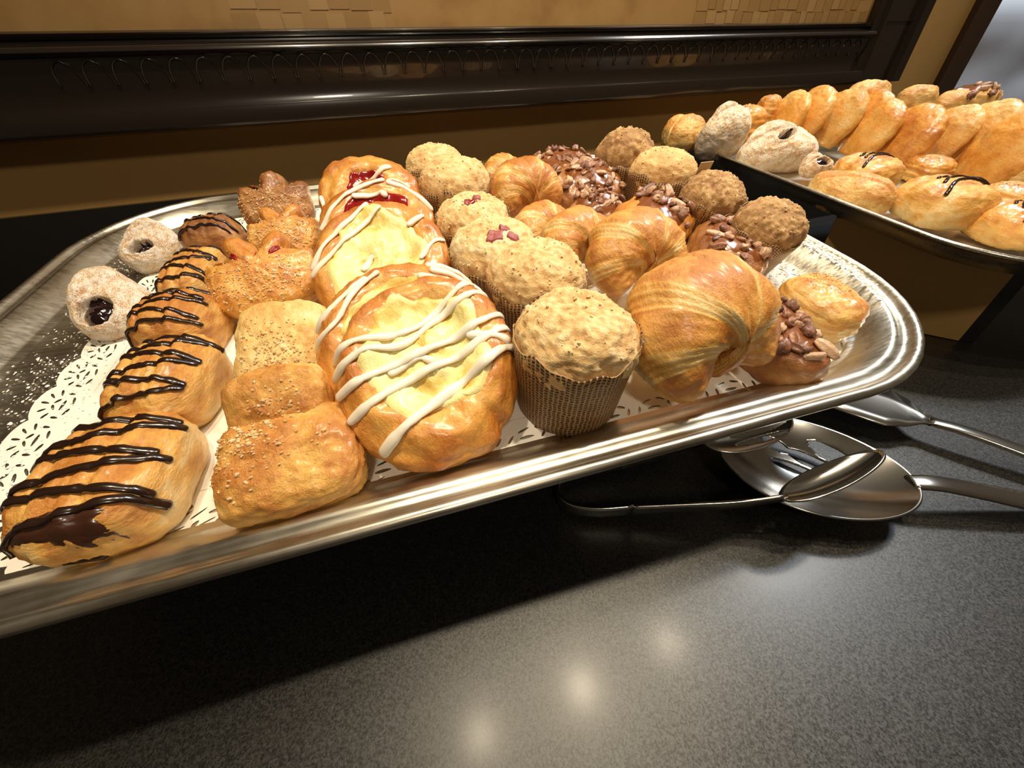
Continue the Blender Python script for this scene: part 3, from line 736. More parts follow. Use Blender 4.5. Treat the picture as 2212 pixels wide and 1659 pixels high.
def pecan_roll(T, u, v, label, group, lx=.042, ly=.034, H=.030, yaw=0, lean=10, h=0., roll=0, seed=0, n=18, mat='crust_dark', half=None, region=None, sc=1.0, name='pecan_roll'):
    root = empty(name, pose(T, u, v, h, yaw, lean, roll, ly*.6 if half is None else half), label, 'pastry', group)
    b = dome('sticky_dough', lx, ly, H, mat, root, n=2.4, e=(.8, .65), zb=.4, under=.88, nt=80, kt=24, ks=8, disp=lambda c: .0025*fbm(c, 45, 3, seed)+.001*fbm(c, 160, 2, seed), seed=seed)
    g = patch('caramel_glaze', b, (0, 0), lx*.72, ly*.72, 'caramel', root, seed=seed, amp=.4, lift=.0006, dome_h=.0008, rings=8, nt=40)
    r = random.Random(seed); placed = []
    n = int(n*1.7)
    for p, n_ in scatter_on(b, n*8, lambda x, y: (1 if (x/lx)**2+(y/ly)**2 < .80 and (region is None or region(x/lx, y/ly)) else 0), seed):
        if any((p-q).length < .0046*sc for q in placed): continue
        placed.append(p)
        if len(placed) > n: break
        q = Vector(n_).to_track_quat('Z', 'Y').to_matrix().to_4x4()
        inst('pecan_half', PEC[r.randrange(5)], Matrix.Translation(p+Vector(n_)*.0014) @ q @ Matrix.Rotation(r.uniform(0, 6.28), 4, 'Z') @ Matrix.Rotation(r.uniform(-.6, .6), 4, 'Y') @ Matrix.Rotation(r.uniform(-.7, .7), 4, 'X') @ Matrix.Scale(sc*r.uniform(.55, 1.1), 4), root)
    return root

def turnover(T, u, v, label, group, lx=.042, ly=.036, H=.036, yaw=0, lean=0, h=0., roll=0, seed=0, mat='sugared', hole=None, half=0., n=2.0, point=.22, name='turnover', jam='dark_jam'):
    """folded pastry pocket; hole = (x, y, rx, ry, rot) mouth with jam inside"""
    root = empty(name, pose(T, u, v, h, yaw, lean, roll, half), label, 'pastry', group)
    def hf(x, y, R, t):
        z = H*.07*np.sin(x*2.6+y*1.5+seed)*smooth(.1, .6, R)-H*.10*np.exp(-((y-.35*x-.3)/.07)**2)
        if hole:
            hx, hy, rx, ry, rt = hole; c_, s_ = math.cos(rt), math.sin(rt)
            dx, dy = x-hx, y-hy; q = np.hypot((c_*dx+s_*dy)/rx, (-s_*dx+c_*dy)/ry)
            z = z-H*.34*(1-smooth(.78, 1.0, q))+H*.03*np.exp(-((q-1.18)/.14)**2)
        return z
    b = dome('folded_dough', lx, ly, H, mat, root, n=n, out=lambda t: 1+point*np.cos(3*(t-PI/2))*.5+.05*np.sin(2*t+seed), e=(.85, .70), zb=.34, under=.84, nt=120, kt=44, ks=8, hf=hf, disp=lambda c: .0016*fbm(c, 55, 3, seed)+.0007*fbm(c, 330, 2, seed), seed=seed)
    if hole:
        hx, hy, rx, ry, rt = hole
        patch('jam_filling', b, (hx*lx, hy*ly), rx*lx*.86, ry*ly*.86, jam, root, rot=rt, seed=seed, lift=.0035, rings=8, nt=36, amp=.10, dome_h=.004)
    return root

def glazed_slice(T, u, v, label, group, lx=.040, ly=.016, H=.072, yaw=0, lean=0, h=0., roll=0, seed=0, mat='crust_orange', brown=.42):
    root = empty('glazed_slice', pose(T, u, v, h, yaw, lean, roll), label, 'pastry', group)
    dome('glazed_dough', lx, ly, H, mat, root, n=2.2, e=(.95, .8), zb=.48, under=.72, nt=72, kt=26, ks=10, disp=lambda c: .0020*fbm(c, 50, 3, seed)+.0007*fbm(c, 240, 2, seed), seed=seed,
         bakef=lambda c, V_: np.clip(brown+.34*fbm(c, 45, 3, seed)+.12*np.sin(c[:, 2]/H*7+seed), 0, 1))
    return root
# ------------------------------------------------------------------ first tray, column by column
#FITBEGIN
FIT = {
    'apple puff with crumbly brown top at the tray corner': (1, 0.1992, 0.026, 0.0, (0.642, 0.642, 0.642)),
    'largest glossy bear claw with jam between its toes': (1, -0.1958, 0.157, 0.017, (0.736, 0.773, 0.736)),
    'bear claw wedged between two other bear claws': (1, -0.1937, 0.225, 0.0183, (0.694, 0.731, 0.694)),
    'rearmost bear claw with three rounded brown toes': (1, -0.2073, 0.2815, 0.0264, (0.73, 0.719, 0.73)),
    'chocolate-striped puff beside the brown-edged turnover': (2, 0.5886, 0.402, 0.0006, (0.8, 0.8, 0.8)),
    'chocolate-striped puff by the rim with a chocolate blot below its stripes': (2, 0.5464, 0.28, 0.0067, (0.8, 0.8, 0.8)),
    'chocolate-striped puff nearest the rounded rim corner': (2, 0.5741, 0.225, 0.0031, (0.72, 0.72, 0.72)),
    'chocolate-drizzled roll with chocolate oozing from its end, at the tray front': (1, -0.2304, -0.0083, 0.0, (0.878, 0.614, 0.614)),
    'chocolate-drizzled roll second from the tray front edge': (1, -0.2302, 0.0555, 0.0, (0.933, 0.492, 0.492)),
    'browned chocolate-drizzled roll beside the sugared turnover with the wide mouth': (1, -0.2455, 0.1128, 0.0, (0.787, 0.51, 0.51)),
    'pale chocolate-drizzled roll beside the toes of the largest bear claw': (1, -0.2646, 0.1895, 0.0, (1.035, 0.418, 0.418)),
    'darkest chocolate-drizzled roll, rearmost of its row': (1, -0.2679, 0.2531, 0.0, (0.607, 0.607, 0.607)),
    'largest butter croissant at the tray front beside the pecan pieces': (1, 0.0752, 0.0035, 0.0164, (0.922, 0.967, 0.922)),
    'butter croissant with layered pale tip behind the front croissant': (1, 0.0813, 0.0902, 0.0168, (0.884, 0.884, 0.884)),
    'butter croissant between the berry muffin and the pecan rolls': (1, 0.0528, 0.1289, 0.0142, (0.816, 0.816, 0.816)),
    'small butter croissant peeping out behind the two berry muffins': (1, 0.0365, 0.1701, 0.0105, (0.78, 0.78, 0.78)),
    'domed butter croissant with a brown crown beside the browned crumb muffin': (1, 0.0322, 0.2245, 0.0183, (0.917, 0.917, 0.917)),
    'rearmost butter croissant half hidden by the brown-crowned one': (1, 0.0335, 0.3257, 0.0095, (0.739, 0.739, 0.739)),
    'largest cheese danish with thick white icing stripes, at the tray front': (1, -0.0757, 0.0178, 0.0216, (0.901, 0.899, 0.901)),
    'cheese danish tucked behind the front danish, icing on both shoulders': (1, -0.0872, 0.0407, 0.0243, (0.895, 0.895, 0.895)),
    'broad cheese danish in the middle of the row, lit brightest': (1, -0.1015, 0.1278, 0.0264, (0.846, 0.846, 0.846)),
    'cherry danish showing red jam at both edges, behind the broad cheese danish': (1, -0.1037, 0.1772, 0.0289, (0.875, 0.875, 0.875)),
    'rearmost cherry danish with a red jam stripe under its icing': (1, -0.1124, 0.2317, 0.0337, (0.887, 0.887, 0.887)),
    'glazed slice at the wall end of the standing row': (2, 0.5653, 0.56, 0.0176, (0.9, 0.9, 0.9)),
    'reddish glazed slice second in the standing row': (2, 0.6013, 0.555, 0.021, (0.9, 0.9, 0.9)),
    'plain golden glazed slice third in the standing row': (2, 0.6373, 0.535, 0.0167, (0.92, 0.92, 0.92)),
    'glazed slice leaning on the thin slice with red jam': (2, 0.6653, 0.52, 0.0144, (0.95, 0.95, 0.95)),
    'thin glazed slice with red jam at its foot': (2, 0.654, 0.485, 0.01, (0.92, 0.92, 0.92)),
    'shiniest orange glazed slice in the standing row': (2, 0.6774, 0.45, 0.0015, (1.0, 1.0, 1.0)),
    'smooth yellow glazed slice beside the shiniest one': (2, 0.7258, 0.435, 0.0068, (0.92, 0.92, 0.92)),
    'smooth yellow glazed slice leaning on its smooth neighbour': (2, 0.7496, 0.415, 0.0071, (1.0, 1.0, 1.0)),
    'broad blistered glazed slice above the chocolate puffs': (2, 0.7257, 0.36, 0.0038, (1.0, 1.0, 1.0)),
    'torn glazed slice behind the round bun': (2, 0.8076, 0.37, 0.0015, (1.0, 1.0, 1.0)),
    'crumb muffin in burlap-print paper at the tray front': (1, 0.0013, 0.0018, 0.0, (1.076, 1.076, 1.076)),
    'crumb muffin directly behind the front muffin': (1, -0.0022, 0.0637, 0.0, (1.054, 1.054, 1.054)),
    'pale berry muffin with purple spots beside the bright cheese danish': (1, -0.0209, 0.1106, 0.0, (1.07, 1.07, 1.07)),
    'berry muffin with one bright red berry at its edge': (1, -0.0274, 0.1712, -0.0, (1.02, 1.02, 1.02)),
    'browned crumb muffin beside the domed croissant': (1, -0.0343, 0.2367, 0.0, (1.082, 1.082, 1.082)),
    'rearmost crumb muffin with its paper standing open': (1, -0.0486, 0.2928, 0.0, (1.035, 1.035, 1.035)),
    'bran muffin in brown paper beside the apple puff': (1, 0.2005, 0.1072, 0.007, (0.869, 0.869, 0.869)),
    'bran muffin with a paper tab standing up behind it': (1, 0.1916, 0.1672, 0.0054, (0.908, 0.908, 0.908)),
    'smooth light-brown bran muffin beside the deep-rimmed tray': (1, 0.1793, 0.2275, 0.0, (1.018, 1.018, 1.018)),
    'rearmost bran muffin with knobbly crumb top': (1, 0.1579, 0.2733, -0.0, (0.989, 0.989, 0.989)),
    'pecan roll with large nut halves behind the front croissant': (1, 0.1732, 0.1028, 0.0025, (0.927, 0.927, 0.927)),
    'glazed pecan roll with a bare shiny shoulder': (1, 0.1362, 0.1613, 0.0035, (0.991, 0.991, 0.991)),
    'pecan roll with a pale dough rim beside the domed croissant': (1, 0.1046, 0.2166, 0.0047, (0.763, 0.763, 0.763)),
    'pecan roll heaped with chopped nuts behind the pale-rimmed roll': (1, 0.105, 0.2529, 0.0052, (1.044, 1.044, 1.044)),
    'rearmost pecan roll heaped with chopped nuts': (1, 0.0907, 0.2934, 0.0051, (1.025, 1.025, 1.025)),
    'brown pecan slab at the far end behind the smooth glazed slices': (2, 0.9066, 0.54, 0.0253, (0.85, 0.85, 0.85)),
    'crumbly puff slice at the wall end behind the peaked turnover': (2, 0.5216, 0.58, 0.0255, (0.85, 0.85, 0.85)),
    'plain puff slice at the wall behind the first glazed slice': (2, 0.5629, 0.59, 0.0411, (0.6, 0.6, 0.6)),
    'tall yellow puff behind the middle of the standing row': (2, 0.7317, 0.575, 0.036, (0.75, 0.75, 0.75)),
    'rounded yellow puff beside the pecan slab': (2, 0.8206, 0.56, 0.0302, (0.75, 0.75, 0.75)),
    'golden puff beyond the torn glazed slice': (2, 1.0335, 0.48, 0.0063, (0.85, 0.85, 0.85)),
    'small crumbly puff below the yellow glazed slices': (2, 0.6827, 0.392, 0.0012, (0.7, 0.7, 0.7)),
    'crumb-edged orange puff behind the two striped puffs': (2, 0.6796, 0.29, 0.0001, (0.62, 0.62, 0.62)),
    'golden crumb-topped puff square at the tray front': (1, -0.147, -0.0161, 0.0061, (0.772, 0.635, 0.772)),
    'puff square with visible layered edge behind the front puff square': (1, -0.1521, 0.0118, 0.0188, (0.637, 0.669, 0.637)),
    'pale yellow puff square with dark crumbs, leaning before the bear claw': (1, -0.162, 0.0645, 0.0152, (0.696, 0.779, 0.696)),
    'smooth round bun in front of the torn glazed slice': (2, 0.7434, 0.325, 0.0139, (0.75, 0.75, 0.75)),
    'sugar-dusted turnover with a wide dark jam mouth, lying on bare tray': (1, -0.3137, 0.1625, 0.0068, (0.558, 0.929, 0.558)),
    'sugar-dusted turnover with a small jam mouth beside the rearmost chocolate roll': (1, -0.3249, 0.2583, 0.0054, (0.65, 0.731, 0.65)),
    'plain flaky turnover at the rim corner behind the peaked one': (2, 0.4259, 0.6019, 0.012, (0.999, 0.999, 0.999)),
    'peaked sugar-dusted turnover without visible jam': (2, 0.4592, 0.555, 0.017, (0.95, 0.95, 0.95)),
    'sugar-dusted turnover with a narrow jam mouth beside the peaked one': (2, 0.5253, 0.5095, 0.0084, (0.938, 0.958, 0.958)),
    'brown-edged turnover with a dark jam opening': (2, 0.5364, 0.44, 0.0123, (0.62, 0.62, 0.62)),
    'large pale turnover with bare flaky skin by the rim': (2, 0.4953, 0.3447, 0.0, (0.836, 0.836, 0.836)),
}
#FITEND
D2R = math.radians
# sugared turnovers at the left end
turnover(T1, -.308, .160, 'sugar-dusted turnover with a wide dark jam mouth, lying on bare tray', 'sugared turnovers', lx=.042, ly=.037, H=.040, yaw=24, lean=24, half=.018, seed=3, hole=(-.26, -.34, .50, .34, .12), point=.22)
turnover(T1, -.315, .250, 'sugar-dusted turnover with a small jam mouth beside the rearmost chocolate roll', 'sugared turnovers', lx=.038, ly=.036, H=.040, yaw=22, lean=24, half=.018, seed=5, hole=(-.20, -.38, .42, .22, .1), point=.22)
# chocolate rolls
GC = 'chocolate-drizzled rolls'
choc_roll(T1, -.228, -.002, 'chocolate-drizzled roll with chocolate oozing from its end, at the tray front', GC, lx=.040, ly=.050, H=.058, yaw=92, seed=1, drizzle=6, wid=.0025)
choc_roll(T1, -.226, .056, 'chocolate-drizzled roll second from the tray front edge', GC, lx=.036, ly=.050, H=.074, yaw=90, h=.0, seed=2, drizzle=6, end=False, brown=.48)
choc_roll(T1, -.226, .103, 'browned chocolate-drizzled roll beside the sugared turnover with the wide mouth', GC, lx=.034, ly=.048, H=.076, yaw=90, h=.0, seed=3, drizzle=5, end=False, brown=.62)
choc_roll(T1, -.238, .156, 'pale chocolate-drizzled roll beside the toes of the largest bear claw', GC, lx=.034, ly=.046, H=.074, yaw=88, h=.0, seed=4, drizzle=5, end=False, brown=.46)
choc_roll(T1, -.245, .215, 'darkest chocolate-drizzled roll, rearmost of its row', GC, lx=.034, ly=.042, H=.060, yaw=84, h=.0, seed=6, drizzle=3, end=False, mat='crust_dark', brown=.55)
# puff squares and claws
puff(T1, -.150, .006, 'golden crumb-topped puff square at the tray front', 'crumb puff squares', lx=.041, ly=.040, H=.036, yaw=6, lean=14, seed=11, crumb=(-.55, .55, .9), ncr=260, n=4.2, brown=.6)
puff(T1, -.158, .052, 'puff square with visible layered edge behind the front puff square', 'crumb puff squares', lx=.038, ly=.036, H=.036, yaw=4, lean=42, h=.004, seed=12, crumb=(.1, .2, .6), ncr=110, n=4, brown=.58)
puff(T1, -.166, .098, 'pale yellow puff square with dark crumbs, leaning before the bear claw', 'crumb puff squares', lx=.038, ly=.038, H=.036, yaw=0, lean=24, h=.004, seed=13, crumb=(0, -.3, .8), ncr=240, mat='crust_soft', brown=.36, n=3.6)
claw(T1, -.178, .158, 'largest glossy bear claw with jam between its toes', 'bear claws', lx=.052, ly=.044, H=.034, yaw=8, lean=30, seed=21, fingers=4)
claw(T1, -.180, .215, 'bear claw wedged between two other bear claws', 'bear claws', lx=.043, ly=.036, H=.034, yaw=0, lean=32, h=.006, seed=22, fingers=4, jam=0)
claw(T1, -.192, .270, 'rearmost bear claw with three rounded brown toes', 'bear claws', lx=.045, ly=.040, H=.036, yaw=0, lean=42, h=.010, seed=23, fingers=3, jam=0, mat='crust_dark')
# danishes
GD = 'iced danishes'
ic1 = [(1.0, (-.97, .28), (-.7, .38), (-.3, .36), (.0, .42), (.35, .62), (.72, .82)), (1.1, (-.99, .10), (-.6, .24), (-.2, .24), (.15, .42), (.6, .60), (.92, .66)), (1.15, (-.97, -.10), (-.55, .0), (-.1, .10), (.3, .18), (.65, .28), (.99, .38)),
       (1.2, (-.90, -.36), (-.5, -.22), (-.1, -.10), (.3, -.02), (.7, .12), (1.0, .22)), (1.0, (-.4, -.02), (-.1, .06), (.02, .0)), (1.4, (-.66, -.72), (-.35, -.56), (.1, -.36), (.45, -.22), (.75, -.08), (.98, -.02)), (1.1, (.5, .16), (.75, .1), (.9, .04))]
danish(T1, -.082, .020, 'largest cheese danish with thick white icing stripes, at the tray front', GD, lx=.0535, ly=.059, H=.027, yaw=6, lean=24, seed=31, icing=ic1, hole=.62, cy=.14)
ic2 = [(.9, (-.95, .25), (-.6, .55), (-.35, .75)), (.9, (-.98, .05), (-.7, .22), (-.45, .62), (-.2, .8)), (1., (.45, .72), (.7, .62), (.95, .45)), (1., (.4, .85), (.65, .78), (.9, .62)), (1.1, (.3, .66), (.6, .5), (.93, .30))]
danish(T1, -.095, .072, 'cheese danish tucked behind the front danish, icing on both shoulders', GD, lx=.055, ly=.057, H=.026, yaw=0, lean=24, h=.004, seed=32, icing=ic2, hole=.62)
ic3 = [(1., (-.98, .0), (-.75, .3), (-.4, .62), (-.1, .9)), (1., (-.98, -.12), (-.6, .2), (-.2, .55), (.1, .78)), (1.2, (.5, .45), (.72, .58)), (1., (.6, -.1), (.8, .12), (.97, .2)), (1.3, (-.25, -.15), (-.12, .02))]
danish(T1, -.103, .140, 'broad cheese danish in the middle of the row, lit brightest', GD, lx=.056, ly=.062, H=.027, yaw=0, lean=26, h=.004, seed=33, icing=ic3, hole=.70)
ic4 = [(1., (-.95, .1), (-.6, .5), (-.2, .75), (.2, .85)), (1.1, (.3, .8), (.6, .65), (.95, .3)), (1.2, (-.3, .55), (.1, .62), (.2, .55))]
danish(T1, -.108, .196, 'cherry danish showing red jam at both edges, behind the broad cheese danish', GD, lx=.052, ly=.054, H=.026, yaw=0, lean=30, h=.006, seed=34, icing=ic4, fill='cherry_jam', hole=.60)
danish(T1, -.118, .264, 'rearmost cherry danish with a red jam stripe under its icing', GD, lx=.050, ly=.050, H=.028, yaw=0, lean=34, h=.010, seed=35, icing=[(1.2, (-.2, .2), (.2, .35), (.5, .55)), (1., (.1, .1), (.5, .2), (.8, .1)), (.9, (-.9, .1), (-.85, -.2))], fill='cherry_jam', hole=.46)
# crumb muffins
GM = 'crumb muffins in burlap-print paper'
muffin(T1, 0, 0, 'crumb muffin in burlap-print paper at the tray front', GM, seed=41, detail=1.35, hw=.049, rise=.010)
muffin(T1, -.006, .063, 'crumb muffin directly behind the front muffin', GM, seed=42, detail=1.2, hw=.046, rise=.014)
muffin(T1, -.026, .119, 'pale berry muffin with purple spots beside the bright cheese danish', GM, top='berry_top', seed=43, detail=1.1, hw=.044, rise=.013, jam=4, lean=6)
muffin(T1, -.040, .172, 'berry muffin with one bright red berry at its edge', GM, top='berry_top', seed=44, hw=.044, rise=.012, jam=3, lean=6)
muffin(T1, -.036, .238, 'browned crumb muffin beside the domed croissant', GM, seed=45, hw=.046, rise=.015, r=.032)
muffin(T1, -.050, .304, 'rearmost crumb muffin with its paper standing open', GM, seed=46, hw=.046, rise=.016, r=.031, wav=.004)
# croissants
GX = 'butter croissants'
croissant(T1, .094, .022, 'largest butter croissant at the tray front beside the pecan pieces', GX, yaw=14, lean=30, seed=51, Rc=.026, A=120, rad=.036, half=.034)
croissant(T1, .070, .092, 'butter croissant with layered pale tip behind the front croissant', GX, yaw=10, lean=28, seed=52, Rc=.025, A=115, rad=.031, half=.032, h=.004)
croissant(T1, .042, .140, 'butter croissant between the berry muffin and the pecan rolls', GX, yaw=18, lean=24, seed=53, Rc=.024, A=112, rad=.028, half=.028, h=.006)
croissant(T1, .014, .176, 'small butter croissant peeping out behind the two berry muffins', GX, yaw=25, lean=20, seed=54, Rc=.024, A=110, rad=.025, half=.016, h=.008)
croissant(T1, .024, .240, 'domed butter croissant with a brown crown beside the browned crumb muffin', GX, yaw=12, lean=30, seed=55, Rc=.022, A=105, rad=.030, half=.028, h=.006, brown=.75)
croissant(T1, .022, .306, 'rearmost butter croissant half hidden by the brown-crowned one', GX, yaw=10, lean=20, seed=56, Rc=.022, A=105, rad=.026, half=.014, h=.008)
# pecan pastries
GP = 'pecan rolls'
pecan_roll(T1, .137, .016, 'sticky pecan roll on edge between the front croissant and the apple puff', GP, lx=.050, ly=.021, H=.032, yaw=96, lean=0, roll=0, seed=61, n=26, half=0)
pecan_roll(T1, .120, .088, 'pecan roll with large nut halves behind the front croissant', GP, lx=.044, ly=.032, H=.036, yaw=60, lean=8, seed=62, n=18)
pecan_roll(T1, .108, .148, 'glazed pecan roll with a bare shiny shoulder', GP, lx=.040, ly=.034, H=.040, yaw=30, lean=10, seed=63, n=14, region=lambda x, y: x > -.1, mat='crust_orange')
pecan_roll(T1, .092, .186, 'pecan roll with a pale dough rim beside the domed croissant', GP, lx=.038, ly=.030, H=.036, yaw=0, lean=20, seed=64, n=18)
pecan_roll(T1, .082, .234, 'pecan roll heaped with chopped nuts behind the pale-rimmed roll', GP, lx=.040, ly=.034, H=.038, yaw=10, lean=14, seed=65, n=26, sc=.85)
pecan_roll(T1, .074, .292, 'rearmost pecan roll heaped with chopped nuts', GP, lx=.040, ly=.034, H=.042, yaw=0, lean=14, seed=66, n=28, sc=.85)
puff(T1, .190, .024, 'apple puff with crumbly brown top at the tray corner', None, lx=.034, ly=.044, H=.046, yaw=-8, lean=0, seed=67, crumb=(.3, .5, .7), ncr=200, mat='apple_layers', n=2.3, name='apple_puff', half=0)
# bran muffins
GB = 'brown bran muffins'
muffin(T1, .166, .078, 'bran muffin in brown paper beside the apple puff', GB, top='bran_top', seed=71, lean=17, h=.008, r=.031, hw=.042, rise=.013, ncell=170, bump=.002)
muffin(T1, .162, .140, 'bran muffin with a paper tab standing up behind it', GB, top='bran_top', seed=72, lean=12, h=.006, r=.031, hw=.042, rise=.014, ncell=170, tab=True, bump=.002)
muffin(T1, .160, .212, 'smooth light-brown bran muffin beside the deep-rimmed tray', GB, top='crumb_top', seed=73, r=.034, hw=.043, rise=.016, bump=.0005, ncell=60)
muffin(T1, .156, .282, 'rearmost bran muffin with knobbly crumb top', GB, top='bran_top', seed=74, r=.031, hw=.046, rise=.022, ncell=130, bump=.0028)

# loose sugar and crumbs on the tray
rs = np.random.RandomState(5); pts = []
for cu, cv, su, sv, n in ((-.335, .12, .022, .05, 420), (-.33, .20, .018, .04, 160), (-.355, .27, .016, .03, 260), (-.31, .05, .02, .05, 260), (-.34, .02, .02, .03, 120)):
    for _ in range(n):
        a, b = rs.normal(cu, su), rs.normal(cv, sv)
        if -.385 < a < -.255 and -.03 < b < .33: pts.append((a, b, .0008))
o = bits('spilled_sugar', pts, .00025, .0009, 'sugar', None, 3, squash=.4, bake=(0, 0)); o.matrix_world = T1
tag(o, 'fine white sugar spilled around the sugared turnovers', 'sugar', kind='stuff')
pts = []
for _ in range(330):
    b = rs.uniform(.02, .20); pts.append((.2595+rs.normal(0, .0022)-.02*max(0, .06-b)/.06, b, .0172))
for _ in range(150): pts.append((rs.uniform(.20, .245), rs.uniform(.0, .12), .002))
o = bits('sugar_crust', pts, .0005, .0016, 'sugar', None, 4, squash=.5, bake=(0, 0)); o.matrix_world = T1
tag(o, 'dried sugar crumbs stuck along the side rim of the muffin tray', 'crumbs', kind='stuff')

# ------------------------------------------------------------------ second tray
G2 = 'glazed slices standing in a row'
sl = [(.546, .560, .030, .040), (.571, .552, .028, .044), (.607, .535, .020, .044), (.628, .518, .018, .046), (.632, .482, .012, .042), (.655, .448, .008, .045), (.692, .440, .012, .040), (.712, .418, .010, .043), (.700, .362, .006, .046), (.760, .372, .010, .046)]
txt = ['glazed slice at the wall end of the standing row', 'reddish glazed slice second in the standing row', 'plain golden glazed slice third in the standing row', 'glazed slice leaning on the thin slice with red jam',
       'thin glazed slice with red jam at its foot', 'shiniest orange glazed slice in the standing row', 'smooth yellow glazed slice beside the shiniest one', 'smooth yellow glazed slice leaning on its smooth neighbour', 'broad blistered glazed slice above the chocolate puffs', 'torn glazed slice behind the round bun']
for i, ((u, v, h, lx), tx) in enumerate(zip(sl, txt)):
    g = glazed_slice(T2, u, v, tx, G2, lx=lx*.92, ly=.015+.0015*(i % 3), H=.078, yaw=84-1.0*i, h=h, lean=16, seed=80+i, mat='crust_orange' if i not in (2, 6, 7) else 'crust', brown=.40 if i != 5 else .6)
    if i in (1, 4):
        patch('jam_spot', g.children[0], (0, -.012), .010, .006, 'cherry_jam', g, seed=i, nt=16, rings=4)
puff(T2, .520, .585, 'crumbly puff slice at the wall end behind the peaked turnover', 'puff pieces on the deep-rimmed tray', lx=.030, ly=.026, H=.050, yaw=0, lean=0, seed=90, h=.012, name='puff_piece', mat='crust_orange', half=0)
puff(T2, .548, .600, 'plain puff slice at the wall behind the first glazed slice', 'puff pieces on the deep-rimmed tray', lx=.028, ly=.024, H=.060, lean=0, seed=91, h=.020, crumb=None, name='puff_piece', half=0)
puff(T2, .700, .575, 'tall yellow puff behind the middle of the standing row', 'puff pieces on the deep-rimmed tray', lx=.042, ly=.03, H=.070, lean=0, seed=92, h=.028, crumb=None, mat='crust_soft', name='puff_piece', half=0)
puff(T2, .780, .555, 'rounded yellow puff beside the pecan slab', 'puff pieces on the deep-rimmed tray', lx=.042, ly=.03, H=.066, lean=0, seed=93, h=.022, crumb=None, mat='crust_soft', name='puff_piece', half=0, n=2.2)
pecan_roll(T2, .872, .535, 'brown pecan slab at the far end behind the smooth glazed slices', None, lx=.062, ly=.032, H=.060, yaw=-4, lean=0, seed=94, h=.018, n=7, mat='crust_soft', region=lambda x, y: y < 0, half=0, name='pecan_slab', sc=1.2)
puff(T2, .905, .470, 'golden puff beyond the torn glazed slice', 'puff pieces on the deep-rimmed tray', lx=.045, ly=.034, H=.060, lean=0, seed=95, h=.014, mat='crust_orange', name='puff_piece', half=0)
puff(T2, .700, .318, 'smooth round bun in front of the torn glazed slice', None, lx=.034, ly=.032, H=.046, lean=0, seed=96, crumb=None, n=2.0, mat='crust_soft', name='round_bun', half=0, layers=False)
turnover(T2, .432, .578, 'plain flaky turnover at the rim corner behind the peaked one', 'turnovers on the deep-rimmed tray', lx=.036, ly=.028, H=.046, yaw=20, seed=100, mat='crust_soft', n=2.4, h=.012)
turnover(T2, .468, .548, 'peaked sugar-dusted turnover without visible jam', 'turnovers on the deep-rimmed tray', lx=.034, ly=.034, H=.062, yaw=-20, lean=18, half=.02, seed=101, mat='sugared', h=.004, point=.3)
turnover(T2, .508, .474, 'sugar-dusted turnover with a narrow jam mouth beside the peaked one', 'turnovers on the deep-rimmed tray', lx=.056, ly=.040, H=.048, yaw=-12, seed=102, mat='sugared', lean=26, half=.02, hole=(-.05, -.08, .34, .17, .7))
turnover(T2, .556, .430, 'brown-edged turnover with a dark jam opening', 'turnovers on the deep-rimmed tray', lx=.034, ly=.028, H=.034, yaw=0, seed=103, mat='sugared_thin', lean=30, half=.015, hole=(-.0, -.2, .62, .40, 0))
turnover(T2, .505, .345, 'large pale turnover with bare flaky skin by the rim', 'turnovers on the deep-rimmed tray', lx=.058, ly=.032, H=.046, yaw=98, seed=104, mat='crust_soft', point=.15)
GP2 = 'chocolate-striped puffs'
zz2 = [[(-.75, -.45), (-.35, -.15), (.1, .0), (.5, -.05), (.82, -.35)], [(-.5, -.05), (-.1, .2), (.4, .2), (.85, -.2)], [(-.45, .2), (0, .42), (.5, .35), (.8, .0)]]
choc_roll(T2, .590, .388, 'chocolate-striped puff beside the brown-edged turnover', GP2, lx=.044, ly=.044, H=.044, yaw=-8, seed=110, end=False, zig=zz2, mat='crust', name='chocolate_puff', brown=.4)
choc_roll(T2, .528, .268, 'chocolate-striped puff by the rim with a chocolate blot below its stripes', GP2, lx=.046, ly=.050, H=.048, yaw=-8, seed=111, end=False, zig=zz2, mat='crust', name='chocolate_puff', brown=.36, wid=.0022)
choc_roll(T2, .545, .215, 'chocolate-striped puff nearest the rounded rim corner', GP2, lx=.046, ly=.048, H=.046, yaw=-4, seed=112, end=False, zig=zz2, mat='crust_orange', name='chocolate_puff', brown=.36, wid=.0022)
puff(T2, .640, .372, 'small crumbly puff below the yellow glazed slices', None, lx=.034, ly=.034, H=.040, lean=0, seed=113, mat='crust_orange', name='puff_piece', half=0)
puff(T2, .630, .290, 'crumb-edged orange puff behind the two striped puffs', None, lx=.040, ly=.040, H=.040, lean=0, seed=114, mat='crust_orange', name='puff_piece', half=0)

